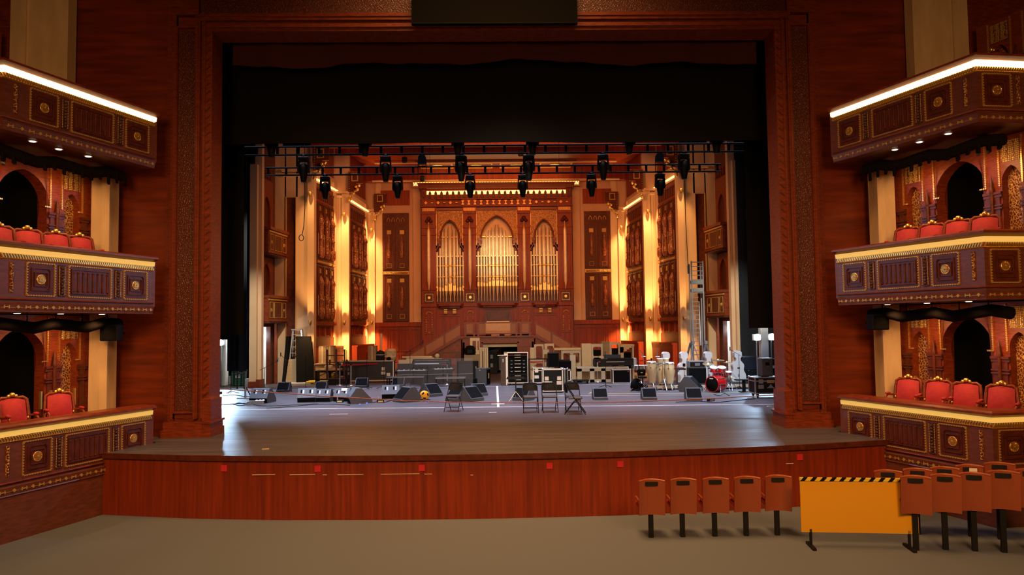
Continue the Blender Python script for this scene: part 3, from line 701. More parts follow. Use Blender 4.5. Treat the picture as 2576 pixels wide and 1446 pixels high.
for sx, sd in ((-1,'left'),(1,'right')):
    X = lambda a: sx*a
    # front pillar with baseboard
    b = MB().box(X(10.15),X(10.45),31.95,32.25,.28,12.5); b.box(X(10.3),X(10.6),31.75,32.3,.28,9.6)
    p = archi('shell_pillar', b, M['stone2'], 'pale front pillar of the organ shell '+SIDE[sx], 'pillar', 'front pillars of the shell')
    b = MB().box(X(10.12),X(10.63),31.72,32.28,0,.28); b.box(X(10.12),X(10.3),31.72,32.28,.28,.36); b.build('baseboard', M['wood'], p, world=True)
    # recess with a panelled wall, two little boxes and a lit doorway
    b = MB(frame_m((X(10.5),32.3),(X(10.35),34.5)) if sx < 0 else frame_m((X(10.35),34.5),(X(10.5),32.3)))
    xo = (.6,1.7) if sx < 0 else (.5,1.6); b.box(0,2.2,0,.2,2.6,12.5); b.box(0,xo[0],0,.2,0,2.6); b.box(xo[1],2.2,0,.2,0,2.6)
    w = struct('wall_recess_'+sd, b, M['wood_d'])
    b = MB(b.M)
    for z0, z1 in ((4.0,5.7),(7.0,9.2)):
        b.archwall(.25,1.7,z0,z1,.95,.4,z0+.9,z0+1.45,-.1,0)
        for k in range(5): b.box(.3+k*.3,.36+k*.3,-.08,0,z1+.1,z1+.45)
    b.build('carved_arch', M['wood'], w, world=True)
    MB().box(X(10.42),X(11.4),34.15,34.2,0,2.6).build('added_wing_panel', M['white'], w, world=True)  # white panel added behind the doorway to stand for the lit wing
    lamp('POINT', (X(11.0),33.4,2.2), 60, (.85,.92,1), shadow_soft_size=.1)  # added lamp, out of view, brightening that panel
    b = MB(); b.box(X(10.12),X(10.22),34.05,34.2,0,2.75); b.build('door_jamb', M['wood'], w, world=True)
    for tierz, nm in ((5.78,'upper'),(2.78,'lower')):
        t = thing('balconet', '%s small wooden balcony in the shell recess %s' % (nm, SIDE[sx]), 'balcony', (X(10.1),33.3,tierz), 0, 'small balconies in the shell recesses')
        A, B = (9.98,32.36),(9.78,34.42)
        A2, B2 = (X(A[0]),A[1]),(X(B[0]),B[1])
        if sx > 0: A2, B2 = B2, A2
        Mx = frame_m(A2,B2,tierz); L = 2.07
        MB(Mx).box(0,L,0,.5,.06,1.08).build('parapet', M['wood'], t, world=True)
        MB(Mx).box(-.03,L+.03,-.1,.52,1.08,1.2).build('ledge', M['wood'], t, world=True)
        MB(Mx).box(.0,L,-.05,.0,.98,1.04).build('gilt_strip', M['goldp'], t, world=True)
        MB(Mx).box(-.02,L+.02,-.05,.52,-.02,.06).beads(.1,L-.1,.03,.031,-.08,-.05,.05,.05).build('fascia_moulding', M['wood_d'], t, world=True)
        for x0, x1 in ((.12,.5),(.62,1.45),(1.57,1.95)):
            q = MB(Mx).box(x0,x1,-.015,0,.2,.9).build('panel', M['wood_d'], t, world=True)
            MB(Mx).frame(x0,x1,.2,.9,.02,-.03,-.012).build('gilt_frame', M['goldp'], q, world=True)
            if x1-x0 < .5: b = MB(Mx); rosette(b,(x0+x1)/2,.55,.07); b.build('rosette', M['gold'], q, world=True)
    # first return: wall with framed brown panel, broad pillar
    b = MB(); b.box(X(9.84),X(10.4),34.5,34.8,0,12.5); b.box(X(8.7),X(9.38),34.5,34.8,0,12.5); b.box(X(9.3),X(9.9),34.5,34.8,8.65,12.5)
    b.box(X(8.5),X(8.8),34.35,34.8,0,9.9)
    b.box(X(8.45),X(10.0),34.36,34.5,9.62,9.72); b.box(X(8.45),X(10.0),34.3,34.5,9.82,9.95)
    w = struct('wall_return_pillar_'+sd, b, M['stone2'])
    MB().box(X(9.36),X(9.86),34.62,34.75,0,8.66).build('brown_panel', M['wood_d'], w, world=True)
    b = MB(); b.frame(min(X(9.36),X(9.86)),max(X(9.36),X(9.86)),0,8.66,.03,34.46,34.55); b.build('gilt_frame', M['goldp'], w, world=True)
    # pillars two and three
    b = MB(); b.box(X(7.6),X(8.5),38.0,38.3,0,12); b.box(X(7.58),X(7.95),37.85,38.1,0,9.5); b.box(X(8.02),X(8.12),37.95,38.1,0,9.5)
    b.box(X(7.54),X(8.2),37.8,38,9.22,9.3); b.box(X(7.54),X(8.2),37.76,38,9.4,9.52)
    struct('wall_pillar_middle_'+sd, b, M['stone2'])
    b = MB(); b.box(X(6.95),X(7.6),42.0,42.3,0,12); b.box(X(6.93),X(7.14),41.85,42.1,0,9.3); b.box(X(6.9),X(7.3),41.8,42,8.95,9.02); b.box(X(6.9),X(7.3),41.76,42,9.1,9.2)
    struct('wall_pillar_inner_'+sd, b, M['stone2'])
    # carved side walls
    for nm, A, B, zt in (('outer',(8.62,34.8),(8.30,38.0),9.3),('inner',(7.66,38.2),(7.40,41.95),8.85)):
        A2, B2 = (X(A[0]),A[1]),(X(B[0]),B[1]); L = (Vector(A)-Vector(B)).length
        if sx > 0: A2, B2 = B2, A2
        Mx = frame_m(A2,B2,0); far = (lambda x, L=L: L-x) if sx > 0 else (lambda x: x)
        b = MB(Mx).box(0,L,0,.15,0,HC+.6); b.box(0,L,-.04,0,zt+.6,zt+.72); b.box(0,L,-.08,0,zt+.1,zt+.2)
        b.box(far(L-.55),far(L),-.10,0,0,zt+.6)
        w = struct('wall_shell_%s_%s' % (nm, sd), b, M['stone2'])
        MB(Mx).box(far(.15),far(L-.35),-.03,0,zt+.85,HC+.3).build('frieze_panel', M['wood_v'], w, world=True)
        MB(Mx).box(far(.05),far(L-.05),-.16,-.06,zt+.22,zt+.27).build('cove_strip', M['cove'], w, world=True)
        c0, c1 = far(.08), far(L-.55); a0, a1 = min(c0,c1), max(c0,c1)
        t = thing('carved_screen', 'tall red carved timber screen in the %s shell bay %s' % (nm, SIDE[sx]), 'screen', tuple(((Vector((A2[0],A2[1],0))+Vector((B2[0],B2[1],0)))/2))[:3], 0, 'carved screens on the shell walls')
        MB(Mx).box(a0,a1,-.06,0,2.05,zt+.05).build('backing_panel', M['wood_v'], t, world=True)
        AA = (Mx @ Vector((a0,-.06,0))); BB = (Mx @ Vector((a1,-.06,0)))
        An, Bn = ((AA.x,AA.y),(BB.x,BB.y)) if sx < 0 else ((BB.x,BB.y),(AA.x,AA.y))
        An = (An[0]*sx,An[1]); Bn = (Bn[0]*sx,Bn[1])
        zm = 2.5+(zt-2.5)*.46
        carved_screen(sx, An, Bn, 2.85, zm-.08, t); carved_screen(sx, An, Bn, zm+.12, zt-.75, t)
        b = MB(Mx)
        for k in range(8): xx = a0+(a1-a0)*(k+.5)/8; b.box(xx-.09,xx+.09,-.10,-.05,zt-.62,zt-.2); b.sph((xx,-.08,zt-.18),.09,5)
        b.build('arcade_carving', M['wood_d'], t, world=True)
        b = MB(Mx).box(a0-.03,a1+.03,-.16,0,zm-.06,zm+.10); b.m = 1
        for k in range(22): xx = a0+(a1-a0)*(k+.5)/22; b.cb((xx,-.17,zm+.02),(.07,.03,.08), roty(.6))
        b.build('rail_moulding', [M['wood'],M['goldp']], t, world=True)
        MB(Mx).box(a0-.05,a1+.05,-.22,0,2.64,2.82).build('sill', M['wood'], t, world=True)
        b = MB(Mx).box(a0,a1,-.10,0,1.6,2.05); b.m = 1
        for k in range(3):
            xx = a0+(a1-a0)*(k+.5)/3; b.box(xx-.3,xx-.27,-.12,-.06,2.15,2.55); b.box(xx+.27,xx+.3,-.12,-.06,2.15,2.55); b.box(xx-.12,xx+.12,-.10,-.06,2.12,2.58)
        b.build('apron_panel', [M['wood_d'],M['wood_v']], t, world=True)
        b = MB(Mx).box(0,L,-.42,0,0,1.52)
        b.box(0,L,-.46,0,1.52,1.6); b.box(.2,L-.2,-.44,0,.25,1.3)
        b.build('dado', M['wood_v'], t, world=True)
# back wall
struct('wall_back', MB().box(-7,-4.3,42.05,42.3,0,12).box(4.3,7,42.05,42.3,0,12).box(-4.4,4.4,42.05,42.3,2.2,12), M['stone2'])
for sx, sd in ((-1,'left'),(1,'right')):
    b = MB(); x0, x1 = sorted((sx*6.9,sx*4.28)); b.box(x0,x1,41.9,42.05,0,2.55); b.box(x0,x1,41.82,42.05,2.55,2.78)
    for k in range(4):
        xx = x0+.1+(x1-x0-.2)*k/4
        b.frame(xx+.05,xx+.58,.2,1.0,.05,41.86,41.95); b.frame(xx+.05,xx+.58,1.15,2.4,.05,41.86,41.95)
    struct('wall_wainscot_'+sd, b, M['wood_v'])
    xa, xb = sorted((sx*6.5,sx*5.0)); xm = (xa+xb)/2
    d = struct('door_'+('1' if sx < 0 else '2'), MB().box(xa,xb,41.95,42.05,2.78,9.0), M['wood_d'])
    for za, zb in ((2.85,5.45),(5.72,8.2)):
        for x0, x1 in ((xa+.04,xm-.02),(xm+.02,xb-.04)):
            cx = (x0+x1)/2
            b = MB().box(x0,x1,41.88,41.95,za,zb); b.frame(x0+.08,x1-.08,za+.08,zb-.08,.03,41.85,41.9)
            lf = b.build('carved_leaf', M['wood_d'], d, world=True)
            MB().lathe([(.08,za+.7),(.13,za+.95),(.07,za+1.2),(.12,za+1.5),(.06,za+1.75),(.02,za+2.0)],(cx,41.87,0),8).build('carved_spray', M['carve_s'], lf, world=True)
            MB().box(cx-.12,cx+.12,41.86,41.9,zb-.42,zb-.2).build('gilt_plaque', M['brass'], lf, world=True)
            MB().frame(cx-.13,cx+.13,za+.15,za+.38,.015,41.86,41.9).build('gilt_frame', M['brass'], lf, world=True)
    b = MB()
    for k in range(18): b.sph((xa+.1+(xb-xa-.2)*k/17,41.86,5.58),.05,5)
    b.box(xa,xb,41.88,41.95,5.48,5.68); b.build('gilt_rail_moulding', M['brass'], d, world=True)
    b = MB()
    for k in range(4): cx = xa+.35+k*.27; b.tube([(cx-.08,41.9,8.5),(cx-.08,41.9,8.62),(cx,41.9,8.72),(cx+.08,41.9,8.62),(cx+.08,41.9,8.5)],.015,5)
    b.build('arch_moulding', M['brass'], d, world=True)
    struct('wall_frieze_'+sd, MB().box(sx*6.6,sx*4.95,41.98,42.06,9.45,10.3), M['wood_v'])
    struct('trim_pilaster_'+sd, MB().box(sx*4.75,sx*4.32,41.9,42.1,2.78,10.4), M['stone2'])
# shell ceiling: hanging bands, light strips and coffers
b = MB().box(-7.6,7.6,38.2,42.3,HC,HC+.2); b.box(-8.6,8.6,34.7,38.2,HC+.55,HC+.75); b.box(-10.6,10.6,32,34.7,HC+1.0,HC+1.2); struct('ceiling_shell', b, M['wood_v'])
b = MB().box(-8.4,8.4,37.95,38.25,11.42,HC+.7); b.box(-10,10,34.5,34.8,11.0,HC+1.2); b.box(-7.6,7.6,41.6,42.1,10.75,HC)
struct('trim_2', b, M['wood_v'])
b = MB().box(-7.0,7.0,41.5,41.62,10.72,10.80); b.box(-6.6,6.6,39.9,40.05,11.40,11.44)
struct('trim_3', b, M['stone2'])
b = MB()
for k in range(60): xx = -4.7+9.4*(k+.5)/60; b.bar((xx-.07,41.5,10.48),(xx,41.5,10.66),.03,.03); b.bar((xx,41.5,10.66),(xx+.07,41.5,10.48),.03,.03)
b.box(-4.75,4.75,41.5,41.56,10.42,10.47); b.box(-4.75,4.75,41.5,41.56,10.66,10.74)
struct('trim_4', b, M['goldp'])
t = thing('cove_lamp', 'bright warm light strip in the ceiling cove over the organ', 'lamp', (0,41.6,10.4)); MB().box(-4.7,4.7,-.02,.05,.05,.32).build('diffuser', M['cove'], t)
MB().box(-4.75,4.75,.05,.15,0,.36).build('housing', M['wood'], t)
t = thing('ceiling_coffer', 'carved gilded coffer panel in the shell ceiling before the organ', 'ceiling panel', (0,40.7,HC-.12))
MB().box(-4.4,4.4,-.8,.9,.04,.12).build('panel', M['carve_o'], t)
for k in range(4):
    x = -3.3+k*2.2; q = MB().box(x-.95,x+.95,-.6,.7,0,.05).build('coffer', M['wood'], t)
    b = MB(); b.box(x-.9,x+.9,-.58,-.5,-.04,.0); b.box(x-.9,x+.9,.6,.68,-.04,0); b.box(x-.9,x-.82,-.5,.6,-.04,0); b.box(x+.82,x+.9,-.5,.6,-.04,0); b.build('gilt_frame', M['goldp'], q)
    MB().lathe([(.36,0),(.4,-.03),(.2,-.05),(.02,-.06)],(x,.05,0),14).build('ceiling_rose', M['gold'], q)
# gilded corner brackets and wall lights on the pillars
for sx in (-1,1):
    for nm, x, y, z, zs in (('outer',8.5,34.2,9.9,1.5),('middle',7.58,37.7,9.5,1.35),('inner',6.93,41.7,9.1,1.3)):
        sgn = -sx
        t = thing('corner_bracket', 'gilded scroll bracket at the top of the %s shell pillar %s' % (nm, SIDE[sx]), 'bracket', (sx*x,y,z-.35), 0, 'gilded brackets on the shell pillars')
        w = .72
        b = MB().box(0,sgn*w,0,.1,.75,.75+zs*.45); b.box(0,sgn*w*.55,0,.1,.3,.75); b.build('plate', M['wood_d'], t)
        b = MB()
        for k in range(9): b.sph((sgn*(.06+k*.075),-.02,.72+zs*.45),.022,4); b.sph((sgn*.06,-.02,.35+k*.12),.022,4)
        b.frame(min(sgn*.16,sgn*.5),max(sgn*.16,sgn*.5),.85,.85+zs*.3,.05,-.02,.0); b.build('gilt_bead_frame', M['goldp'], t)
        b = MB()
        b.tube([(sgn*.05,-.05,-.1),(sgn*.12,-.12,.08),(sgn*.28,-.12,.14),(sgn*.34,-.1,.32),(sgn*.5,-.1,.38)],.06,7)
        for q in ((.5,.42),(.42,.55),(.58,.62),(.08,-.12),(.1,.02),(.3,.2)): b.sph((sgn*q[0],-.1,q[1]),.085,6)
        b.build('gilt_scroll', M['gold'], t)
    for nm, px, py, Y, py2 in (('outer',781,812,34.3,490),('middle',867,812,37.8,541),('inner',936,812,41.8,580)):
        p = P(px,py,Y); q = P(px,py2,Y); xx = -p.x if sx > 0 else p.x
        for zz, wh in ((p.z,'low'),(q.z,'high')):
            t = thing('wall_light', 'small brass wall light %s on the %s shell pillar %s' % (wh, nm, SIDE[sx]), 'lamp', (xx,Y,zz-.1), 0, 'wall lights on the shell pillars')
            MB().lathe([(.03,0),(.05,.05),(.09,.2),(.085,.21)],(0,-.10,0),10).build('shade', M['brass'], t)
            MB().lathe([(.05,.19),(.045,.205)],(0,-.10,0),10).build('lens', M['bulb'], t)
            MB().box(-.03,.03,-.1,.05,.03,.09).build('arm', M['brass'], t)
        pw = {'outer':120,'middle':330,'inner':380}[nm]
        lamp('SPOT', (xx,Y-.75,p.z-.9), pw*9, AMBER, (xx,Y+.1,p.z+3.6), spot_size=math.radians(46), spot_blend=1, shadow_soft_size=.06)
        lamp('SPOT', (xx,Y-.9,p.z+.1), pw*3.2, AMBER, (xx*.985,Y-.1,.4), spot_size=math.radians(85), spot_blend=1, shadow_soft_size=.06)
        lamp('SPOT', (xx,Y-.75,q.z+1.2), pw*7, AMBER, (xx,Y+.1,q.z-3.5), spot_size=math.radians(50), spot_blend=1, shadow_soft_size=.06)

# ================================================================ THE ORGAN
YO = 41.3; S = YO/1860
ox = lambda d: d*S
def oz(py, d=0): return 2.5+(820-py-d*.0129)*S
org = thing('pipe_organ', 'large concert pipe organ in a carved red case with lit tin pipes', 'organ', (0,YO,0))
b = MB()
b.box(ox(-190),ox(190),YO+.45,YO+.72,0,oz(466))
b.box(ox(-190),ox(-154),YO-.05,YO+.45,oz(765),oz(518)); b.box(ox(154),ox(190),YO-.05,YO+.45,oz(765),oz(518))
b.box(ox(-84),ox(-53),YO-.05,YO+.45,oz(765),oz(518)); b.box(ox(53),ox(84),YO-.05,YO+.45,oz(765),oz(518))
b.box(ox(-190),ox(190),YO-.02,YO+.45,oz(518),oz(470))
for d0, d1 in ((-190,-152),(-86,-51),(51,86),(152,190)): b.box(ox(d0),ox(d1),YO-.16,YO,oz(518),oz(497)); b.box(ox(d0),ox(d1),YO-.1,YO,oz(572),oz(566)); b.box(ox(d0),ox(d1),YO-.1,YO,oz(590),oz(586)); b.box(ox(d0),ox(d1),YO-.12,YO,oz(536),oz(519)); b.box(ox(d0),ox(d1),YO-.1,YO,oz(728),oz(723))
b.box(ox(-192),ox(192),YO-.2,YO,oz(500),oz(496)); b.box(ox(-192),ox(192),YO-.24,YO,oz(519),oz(516))
b.build('case', M['wood_v'], org, world=True)
b = MB()
for k in range(26): xx = ox(-182+364*k/25); b.ext([(xx-.075,oz(497)),(xx+.075,oz(497)),(xx+.075,oz(484)),(xx+.04,oz(480)),(xx,oz(478)),(xx-.04,oz(480)),(xx-.075,oz(484))],YO-.2,YO-.12)
b.build('crenel_trim', M['wood_d'], org, world=True)
b = MB().box(ox(-194),ox(194),YO-.3,YO+.5,oz(470),oz(463)); b.box(ox(-198),ox(198),YO-.4,YO+.5,oz(463),oz(459)); b.box(ox(-196),ox(196),YO-.34,YO+.4,oz(472.5),oz(470))
b.build('cornice', M['wood'], org, world=True)
MB().box(ox(-176),ox(176),YO-.06,YO-.03,oz(486),oz(477)).build('cornice_lamp', M['bulb'], org, world=True)
b = MB()
for k in range(24):
    d = -178+356*k/23; x = ox(d); z = oz(508)
    if abs(d) < 100:
        b.ext([(x-.09,z+.12),(x+.09,z+.12),(x+.015,z),(x+.09,z-.12),(x-.09,z-.12),(x-.015,z)],YO-.18,YO-.16)
    elif k % 2: b.cb((x,YO-.17,z),(.12,.03,.05))
    else: b.cb((x,YO-.17,z),(.13,.03,.13), roty(PI/4))
b.build('frieze_pattern', M['goldp'], org, world=True)
for side, c in (('l',-119),('m',0),('r',119)):
    hw, lw = (40,53) if c == 0 else (24,35)
    sp, pk = (592,541) if c == 0 else (592,551)
    MB().archwall(ox(c-lw),ox(c+lw),oz(616),oz(527),ox(c),ox(hw),oz(sp),oz(pk),YO+.02,YO+.12).build('gilt_lattice', M['grille'], org, world=True)
    pts = arch_pts(ox(c),ox(hw),oz(sp),oz(pk)); pts = [(pts[0][0],oz(613))]+pts+[(pts[-1][0],oz(613))]
    b = MB().tube([(x,YO+.0,z) for x,z in pts],.045,6)
    b.box(ox(c-lw),ox(c+lw),YO-.06,YO+.1,oz(527),oz(520)); b.box(ox(c-lw),ox(c-lw+4),YO-.05,YO+.1,oz(616),oz(520)); b.box(ox(c+lw-4),ox(c+lw),YO-.05,YO+.1,oz(616),oz(520))
    for sg in (-1,1):
        b.box(ox(c+sg*(hw-1)),ox(c+sg*lw),YO-.05,YO+.12,oz(604),oz(598)); b.box(ox(c+sg*(hw+1)),ox(c+sg*lw),YO-.02,YO+.12,oz(613),oz(604))
        for j in range(4): b.box(ox(c+sg*(lw-2-j*2.2)),ox(c+sg*lw),YO-.03,YO+.12,oz(628-j*4),oz(616-j*3))
    b.build('arch_frame', M['wood'], org, world=True)
    b = MB()
    for sg in (-1,1):
        for k in range(26): b.cb((ox(c+sg*(lw-2)),YO-.07,oz(614-k*3.4)),(.05,.03,.035), roty(.5))
    [b.box(ox(c+sg*(lw-2))-.015,ox(c+sg*(lw-2))+.015,YO-.06,YO-.04,oz(615),oz(528)) for sg in (-1,1)]; b.build('gilt_bead_trim', M['goldp'], org, world=True)
    MB().box(ox(c-hw),ox(c+hw),YO+.38,YO+.44,oz(640),oz(pk-2)).build('pale_backing', M['cream'], org, world=True)
    MB().box(ox(c-lw),ox(c+lw),YO+.40,YO+.44,oz(764),oz(640)).build('dark_backing', M['wood_d'], org, world=True)
    # pipes
    if c: offs = [-33,-25.3,-18.3,-10.3,0,10.3,18.3,25.3,33]; dia = [5.6,5,4.2,8.2,9.6,8.2,4.2,5,5.6]; top = [632,622,580,573,565,573,580,622,632]; mt = [716,718,720,714,709,714,720,718,716]; mb = [731]*9
    else: offs = [-47.8,-40.3,-33,-26.3,-18.8,-9.8,0,9.8,18.8,26.3,33,40.3,47.8]; dia = [5.6,5.4,5,4.6,6.6,8,8.6,8,6.6,4.6,5,5.4,5.6]; top = [631,622,600,588,578,571,563,571,578,588,600,622,631]; mt = [706,707,708,709,705,703,703,703,705,709,708,707,706]; mb = [720]*13
    for o_, d_, t_, m_, n_ in zip(offs,dia,top,mt,mb):
        x = ox(c+o_); r = d_*S/2; yy = YO+.2
        p = MB().lathe([(r*.28,oz(760)),(r*.34,oz(745)),(r*.98,oz(n_)),(r,oz(m_)),(r,oz(t_)),(r*.9,oz(t_-.6))],(x,yy,0),14).build('organ_pipe', M['pipe'], org, world=True)
        b = MB().box(x-r*.86,x+r*.86,yy-r*1.12,yy-r*.2,oz(n_-1),oz(m_+1.5)); b.lathe([(r*1.08,oz(n_+1)),(r*1.1,oz(n_-.5)),(r*1.03,oz(n_-2))],(x,yy,0),12); b.sph((x,yy-r*.55,oz(m_+1.5)),r*.8,6)
        b.build('gilt_mouth', M['pipem'], p, world=True)
        if d_ > 6:
            b = MB()
            for z in (oz(667),oz(695)): b.lathe([(r*1.03,z-.06),(r*1.05,z),(r*1.03,z+.06)],(x,yy,0),12)
            b.build('gilt_band', M['goldp'], p, world=True)
    b = MB()
    for z in (593,642): b.box(ox(c-hw if z == 593 else c-lw),ox(c+hw if z == 593 else c+lw),YO+.24,YO+.3,oz(z+1.5),oz(z-1.5))
    b.build('pipe_rail', M['brass'], org, world=True)
    b = MB()
    for z in (667,695):
        for j in range(len(offs)-1): b.sph((ox(c+(offs[j]+offs[j+1])/2),YO+.10,oz(z)),.045,5)
    [b.box(ox(c-lw),ox(c+lw),YO+.10,YO+.12,oz(zz)-.01,oz(zz)+.01) for zz in (667,695)]; b.build('gilt_stud_pattern', M['gold'], org, world=True)
    MB().box(ox(c-lw),ox(c+lw),YO+.05,YO+.45,oz(764),oz(757)).build('pipe_rack', M['wood_d'], org, world=True)
for d in (-171.5,-68.5,68.5,171.5):
    MB().lathe([(.01,oz(729)),(ox(4.3),oz(705)),(ox(4.3),oz(580)),(ox(3),oz(573)),(ox(1.2),oz(567)),(.008,oz(558))],(ox(d),YO-.17,0),12).build('spear_pipe', M['pipe'], org, world=True)
    MB().lathe([(ox(4.4),oz(581)),(ox(3.1),oz(573)),(ox(1.4),oz(567)),(.01,oz(557))],(ox(d),YO-.17,0),10).build('gilt_tip', M['gold'], org, world=True)
    b = MB()
    for k in range(11): b.box(ox(d-14+28*k/10.-.9),ox(d-14+28*k/10+.9),YO-.15,YO-.1,oz(529),oz(521))
    b.build('gilt_grating', M['goldp'], org, world=True)
    b = MB(); b.sph((ox(d),YO-.06,oz(548)),.13,6); b.sph((ox(d-5),YO-.06,oz(554)),.11,6); b.sph((ox(d+5),YO-.06,oz(554)),.11,6); b.box(ox(d-9),ox(d+9),YO-.08,YO,oz(562),oz(558)); b.build('trefoil_carving', M['wood_d'], org, world=True)
    b = MB().box(ox(d-13),ox(d+13),YO-.09,YO-.05,oz(760),oz(733)); q = b.build('square_panel', M['wood_d'], org, world=True)
    MB().beads(ox(d-9.5),ox(d+9.5),oz(756),oz(738),YO-.12,YO-.09,.04,.05).build('gilt_bead_frame', M['brass'], q, world=True)
    b = MB(); rosette(b, 0, 0, .07); b.v = [Vector((p.x+ox(d),p.y+YO-.1,p.z+oz(747))) for p in b.v]; b.build('rosette', M['gold'], q, world=True)
    zt, zb = (783,834) if abs(d) > 100 else (782,834)
    b = MB(); w = ox(7.5)
    for k in range(9):
        for sg in (-1,1): b.sph((ox(d)+sg*w,YO-.22,oz(zb-3-k*4.2)),.035,4)
    for k in range(1,8): a = PI*k/8; b.sph((ox(d)+w*math.cos(a),YO-.22,oz(zt+8)+w*1.1*math.sin(a)),.035,4)
    b.sph((ox(d),YO-.22,oz(zb)),.03,4); b.build('gilt_bead_pattern', M['gold'], org, world=True)
b = MB().box(ox(-192),ox(192),YO-.2,YO+.45,oz(770),oz(764)); b.box(ox(-190),ox(190),YO-.1,YO+.45,0,oz(770))
for c, w in ((-119,34),(0,52),(119,34)):
    b.ext([(ox(c-w),YO-.2),(ox(c-w*.8),YO-.42),(ox(c),YO-.5),(ox(c+w*.8),YO-.42),(ox(c+w),YO-.2)],oz(768),oz(763),'z')
    b.ext([(ox(c-w*.9),YO-.1),(ox(c-w*.7),YO-.3),(ox(c),YO-.38),(ox(c+w*.7),YO-.3),(ox(c+w*.9),YO-.1)],oz(773),oz(768),'z')
for d in (-171.5,-68.5,68.5,171.5): b.box(ox(d-16),ox(d+16),YO-.19,YO,0,oz(772)); b.frame(ox(d-12),ox(d+12),oz(838),oz(776),.04,YO-.22,YO-.18)
for c in (-119,119):
    b.frame(ox(c-30),ox(c+30),oz(842),oz(792),.06,YO-.14,YO-.08); b.box(ox(c-28),ox(c+28),YO-.13,YO-.1,oz(789),oz(775))
b.build('base', M['wood_v'], org, world=True)
b = MB()
for c in (-119,119):
    for d in (-11,11):
        for k in range(3): b.box(ox(c+d-4),ox(c+d+4),YO-.3,YO-.12,oz(779+k*4),oz(776.5+k*4))
b.build('bracket_trim', M['goldp'], org, world=True)
b = MB().box(ox(-32),ox(32),YO-.12,YO-.09,oz(812),oz(780)); b.box(ox(-20),ox(20),YO-.2,YO-.1,oz(806),oz(788)); b.build('console_recess', M['wood_d'], org, world=True)
t = thing('organ_console', 'cream keydesk of the organ behind the glass railing', 'console', (0,YO-.75,oz(812)-.72))
MB().rbox(-.68,.68,-.2,.4,0,.66,.04).build('desk', M['cream'], t); MB().ext([(-.72,.66),(.72,.66),(.6,.82),(-.6,.82)],-.15,.4).build('lid', M['cream'], t)
for sx in (-1,1): MB().box(sx*.72,sx*.6,.1,.42,.4,1.35).build('stop_jamb', M['wood_d'], t)

# platform, railing and stairs
YPf = 38.0; ZP = 1.98
t = thing('organ_platform', 'red timber platform under the organ with a passage through its front', 'platform', (0,YPf,0))
b = MB().box(-1.82,1.82,YPf,YO-.2,ZP-.3,ZP); b.box(-1.82,-.78,YPf,YPf+.15,0,ZP-.3); b.box(.98,1.82,YPf,YPf+.15,0,ZP-.3); b.box(-.86,1.06,YPf,YPf+.15,1.62,ZP-.3)
b.box(-1.82,-1.72,YPf,YO-.2,0,ZP-.3); b.box(1.72,1.82,YPf,YO-.2,0,ZP-.3); b.box(-1.9,1.9,YPf-.08,YPf+.1,ZP-.06,ZP+.02)
for x0, x1 in ((-1.6,-1.0),(1.2,1.7)): b.frame(x0,x1,.1,1.5,.05,YPf-.03,YPf)
b.build('body', M['wood'], t, world=True)
MB().box(-.86,1.06,YPf+.35,YPf+.45,1.42,1.68).build('passage_beam', M['cream'], t, world=True)
r = thing('glass_railing', 'wood framed glass railing along the organ platform edge', 'railing', (0,YPf+.1,ZP))
b = MB().box(-1.75,1.75,YPf+.05,YPf+.13,ZP+.66,ZP+.72); b.box(-1.75,1.75,YPf+.05,YPf+.13,ZP+.08,ZP+.16); b.build('rail', M['wood'], r, world=True)
PXR = (-1.68,-1.25,-1.03,.95,1.17,1.62)
for x in PXR: MB().box(x-.05,x+.05,YPf+.04,YPf+.14,ZP,ZP+.72).lathe([(.05,ZP+.72),(.03,ZP+.76),(.045,ZP+.8),(.005,ZP+.86)],(x,YPf+.09,0),8).build('post', M['wood'], r, world=True)
for x0, x1 in ((-1.63,-1.3),(-.98,-.6),(-.6,.6),(.6,.9),(1.22,1.57)): MB().box(x0,x1,YPf+.08,YPf+.10,ZP+.16,ZP+.66).build('glass_pane', M['rail'], r, world=True)
b = MB()
for x, w in ((-1.45,.34),(-1.12,.1),(-.5,.3),(.2,.26),(.8,.2),(1.05,.12),(1.4,.36)): b.box(x-w/2,x+w/2,YPf+.035,YPf+.05,ZP+.02,ZP+.10)
b.build('vent_grille', M['black'], r, world=True)
for sx in (-1,1):
    t = thing('staircase', 'wooden staircase with glass balustrade up to the organ %s' % SIDE[sx], 'staircase', (sx*1.85,YPf+.7,0), 0, 'stairs to the organ platform')
    n = 12; run = 3.4
    for k in range(n):
        xa, xb = 1.91+run*k/n, 1.91+run*(k+1)/n; z = ZP*(1-(k+1)/(n+1))
        MB().box(sx*xa,sx*(xb+.03),YPf+.12,YPf+1.4,z-.04,z).box(sx*xa,sx*xb,YPf+.15,YPf+1.4,0,z-.04).build('step', M['wood'], t, world=True)
    sl = ZP/run; za = lambda x: ZP-(x-1.85)*sl
    def para(x0,x1,lo,hi,y0,y1,nm,m,par):
        return MB().ext([(sx*x0,za(x0)+lo),(sx*x1,za(x1)+lo),(sx*x1,za(x1)+hi),(sx*x0,za(x0)+hi)],y0,y1).build(nm, m, par, world=True)
    para(1.92,5.1,-.02,.16,YPf+.02,YPf+.1,'stringer',M['wood'],t)
    para(1.92,5.1,.66,.73,YPf+.02,YPf+.12,'handrail',M['wood'],t)
    for x in (2.75,3.75,4.75): MB().box(sx*(x-.05),sx*(x+.05),YPf+.03,YPf+.11,za(x)+.05,za(x)+.7).build('post', M['wood'], t, world=True)
    for x0, x1 in ((1.95,2.7),(2.8,3.7),(3.8,4.7)): para(x0,x1,.16,.66,YPf+.05,YPf+.07,'glass_pane',M['rail'],t)
